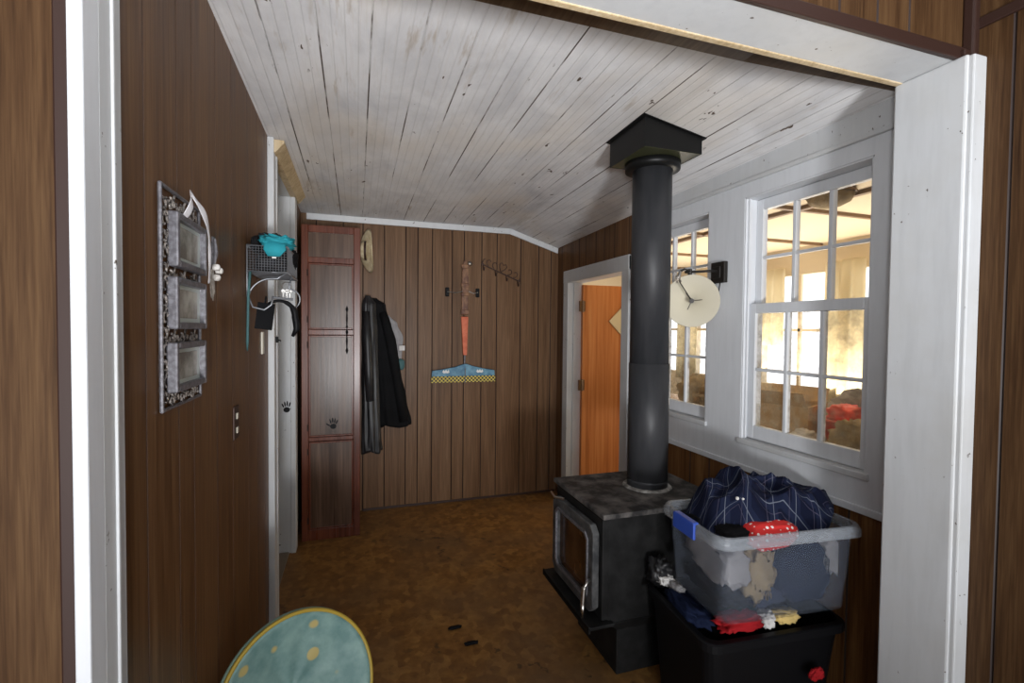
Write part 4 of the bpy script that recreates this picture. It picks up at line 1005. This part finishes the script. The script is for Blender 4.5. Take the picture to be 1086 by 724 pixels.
sw = thing('light_switch', 'dark double switch plate with two ivory toggles, low on the left wall', 'switch', (XL, 1.91, 1.157))
MB().box(XL, XL+.006, 1.876, 1.945, 1.10, 1.217).build('switch_plate', M['ironbrown'], sw, bevel=.002)
for zz in (1.132, 1.182): MB().box(XL+.006, XL+.010, 1.900, 1.921, zz-.011, zz+.011).build('toggle', M['switchw'], sw, bevel=.003)
tag(MB().box(XL, XL+.008, 2.40, 2.44, 1.375, 1.475).build('wall_batten', M['switchw'], bevel=.002), 'short cream strip screwed to the left wall by the doorway casing', 'strip')
tag(MB().box(XL+.030, XL+.042, 2.60, 2.62, 1.42, 1.45).tube([(XL+.034, 2.61, 1.435), (XL+.055, 2.60, 1.43)], .004).build('strike_latch', M['black'], bevel=.001), 'tiny black latch on the white doorway casing', 'latch')

# ------------------------------------------------------------------ wire basket shelf and its load
bk = thing('wire_basket_shelf', 'dark wire basket shelf with looped hooks mounted on the left wall', 'wire basket', (XL, 2.25, 1.75))
ax0, ax1, ay0, ay1, az0, az1 = XL+.006, -.262, 2.09, 2.42, 1.715, 1.815
m_ = MB(); r_ = .0009
def grid(face):
    if face in ('near', 'far'):
        yy = ay0 if face == 'near' else ay1
        for i in range(15): x = ax0+(ax1-ax0)*i/14; m_.tube([(x, yy, az0), (x, yy, az1)], r_, 4)
        for i in range(11): z = az0+(az1-az0)*i/10; m_.tube([(ax0, yy, z), (ax1, yy, z)], r_, 4)
    if face == 'side':
        for i in range(29): y = ay0+(ay1-ay0)*i/28; m_.tube([(ax1, y, az0), (ax1, y, az1)], r_, 4)
        for i in range(11): z = az0+(az1-az0)*i/10; m_.tube([(ax1, ay0, z), (ax1, ay1, z)], r_, 4)
    if face == 'bottom':
        for i in range(15): x = ax0+(ax1-ax0)*i/14; m_.tube([(x, ay0, az0), (x, ay1, az0)], r_, 4)
        for i in range(25): y = ay0+(ay1-ay0)*i/24; m_.tube([(ax0, y, az0), (ax1, y, az0)], r_, 4)
for f_ in ('near', 'far', 'side', 'bottom'): grid(f_)
m_.build('mesh', M['tube'], bk)
m_ = MB()
for z in (az0, az1): m_.tube([(ax0, ay0, z), (ax1, ay0, z), (ax1, ay1, z), (ax0, ay1, z)], .004, 8, closed=True)
m_.tube([(ax0, ay0, az1), (ax0, ay0, az0-.10), (ax0+.004, ay0, 1.615), (ax0+.02, ay0-.002, 1.575), (ax0+.06, ay0-.002, 1.565), (ax0+.085, ay0-.002, 1.585), (ax0+.092, ay0, 1.62)], .0035, 8)
m_.tube([(ax0+.01, ay0+.01, 1.64)]+arc((ax0+.09, ay0+.01, 1.60), .09, PI*.95, PI*.45, 10, (1, 0, 0), (0, 0, 1))+[(ax0+.14, ay0+.01, az0)], .0035, 8)
m_.tube([(ax1-.01, ay1-.12, az0)]+arc((ax1-.02, ay1-.12, 1.62), .045, PI*.5, PI*1.4, 12, (-1, 0, 0), (0, 0, 1)), .0035, 8)
m_.build('wire_frame', M['tube'], bk, smooth=True)
MB().box(ax0+.088, ax0+.104, ay0-.005, ay0-.002, 1.768, 1.774).build('maker_badge', M['steel'], bk)
m_ = MB()
m_.tube([(ax0+.085, 2.1, 1.615), (ax0+.16, 2.12, 1.61)], .005)
m_.build('hook_bar', M['tube'], bk)
g2 = 'things in the wire basket'
garment('teal_glove', 'teal', 'teal knitted glove flopped over the front of the wire basket', (-.30, 2.14, 1.838), (.062, .075, .026), 61, amp=.35, group=g2, cat='glove')
tag(MB().loft([[(-.305+.038*math.cos(2*PI*i/20), 2.083+.006*math.sin(2*PI*i/20), 1.835) for i in range(20)], [(-.305+.040*math.cos(2*PI*i/20), 2.078+.008*math.sin(2*PI*i/20), 1.80) for i in range(20)], [(-.308+.022*math.cos(2*PI*i/20), 2.079+.006*math.sin(2*PI*i/20), 1.775) for i in range(20)]]).build('teal_cloth_flap', M['teal'], smooth=True), 'end of the teal cloth hanging down the front of the wire mesh', 'cloth', g2)
garment('beanie', 'charcoal', 'grey beanie piled at the back of the wire basket', (-.335, 2.24, 1.842), (.058, .10, .045), 62, amp=.15, group=g2, cat='hat')
garment('dark_glove', 'blackcloth', 'black glove at the right end of the wire basket', (-.275, 2.33, 1.80), (.025, .08, .045), 63, amp=.25, group=g2, cat='glove')
garment('dark_scarf', 'blackcloth', 'black cloth against the wall in the wire basket', (-.382, 2.16, 1.83), (.018, .05, .03), 64, amp=.25, group=g2, cat='cloth')
garment('folded_cloth', 'charcoal', 'charcoal cloth lying inside the wire basket', (-.335, 2.25, 1.76), (.06, .14, .04), 65, amp=.12, group=g2, cat='cloth')
tag(MB().tube([(-.392, 2.082, 1.712), (-.398, 2.078, 1.62), (-.41+.010, 2.08, 1.52), (-.403, 2.085, 1.44), (-.404, 2.088, 1.405)], [.005, .005, .005, .0055, .002], 10).build('teal_strap', M['teal_dark'], smooth=True), 'long thin teal strap hanging from the front of the wire basket', 'strap')
tag(MB().box(-.030, .030, -.012, .012, -.055, .05, T=Matrix.Translation((-.345, 2.11, 1.543)) @ Matrix.Rotation(.12, 4, 'Y')).tube([(-.345, 2.11, 1.59), (-.34, 2.11, 1.62)], .004).build('black_pouch', M['blackcloth'], bevel=.010, seg=3), 'small black leather pouch hanging under the wire basket', 'pouch')
st_pts = arc((-.30, 2.15, 1.545), .06, PI*.85, -.1, 14, (1, 0, 0), (0, 0, 1))+[Vector((-.236, 2.15, 1.52)), Vector((-.235, 2.15, 1.49)), Vector((-.25, 2.15, 1.46))]
tag(MB().tube(st_pts, [.006]*8+[.009]*3+[.013]*4+[.014, .012, .006], 12).build('black_strap', M['black'], smooth=True), 'curved black strap looped beside the pouch under the wire basket', 'strap')
ky = thing('key_ring', 'ring of metal keys hanging under the right end of the wire basket', 'keys', (-.285, 2.3, 1.66))
MB().tube(arc((-.29, 2.3, 1.675), .02, 0, 2*PI, 20, (1, 0, 0), (0, 0, 1))[:-1], .002, 6, closed=True).build('ring', M['steel'], ky)
for k, dx_ in enumerate((-.014, 0, .012)):
    MB().box(-.292+dx_, -.288+dx_, 2.297+.003*k, 2.299+.003*k, 1.615, 1.655).lathe([(.008, -.001), (.008, .001)], (-.29+dx_, 2.298+.003*k, 1.655), axis=(0, 1, 0), n=14, caps=True).build('key', M['steel'], ky)

# loose bits on the floor
for k, (x, y, lb) in enumerate(((.47, 2.32, 'dark scrap of bark on the floor in front of the stove'), (.52, 2.18, 'thin dark scrap of bark nearest the camera on the floor'))):
    tag(MB().blob((x, y, .006), (.035, .012, .006), 70+k, .4, 3, 16, 8).build('bark_scrap', M['blackcloth'], smooth=True), lb, 'scrap', 'scraps on the floor')
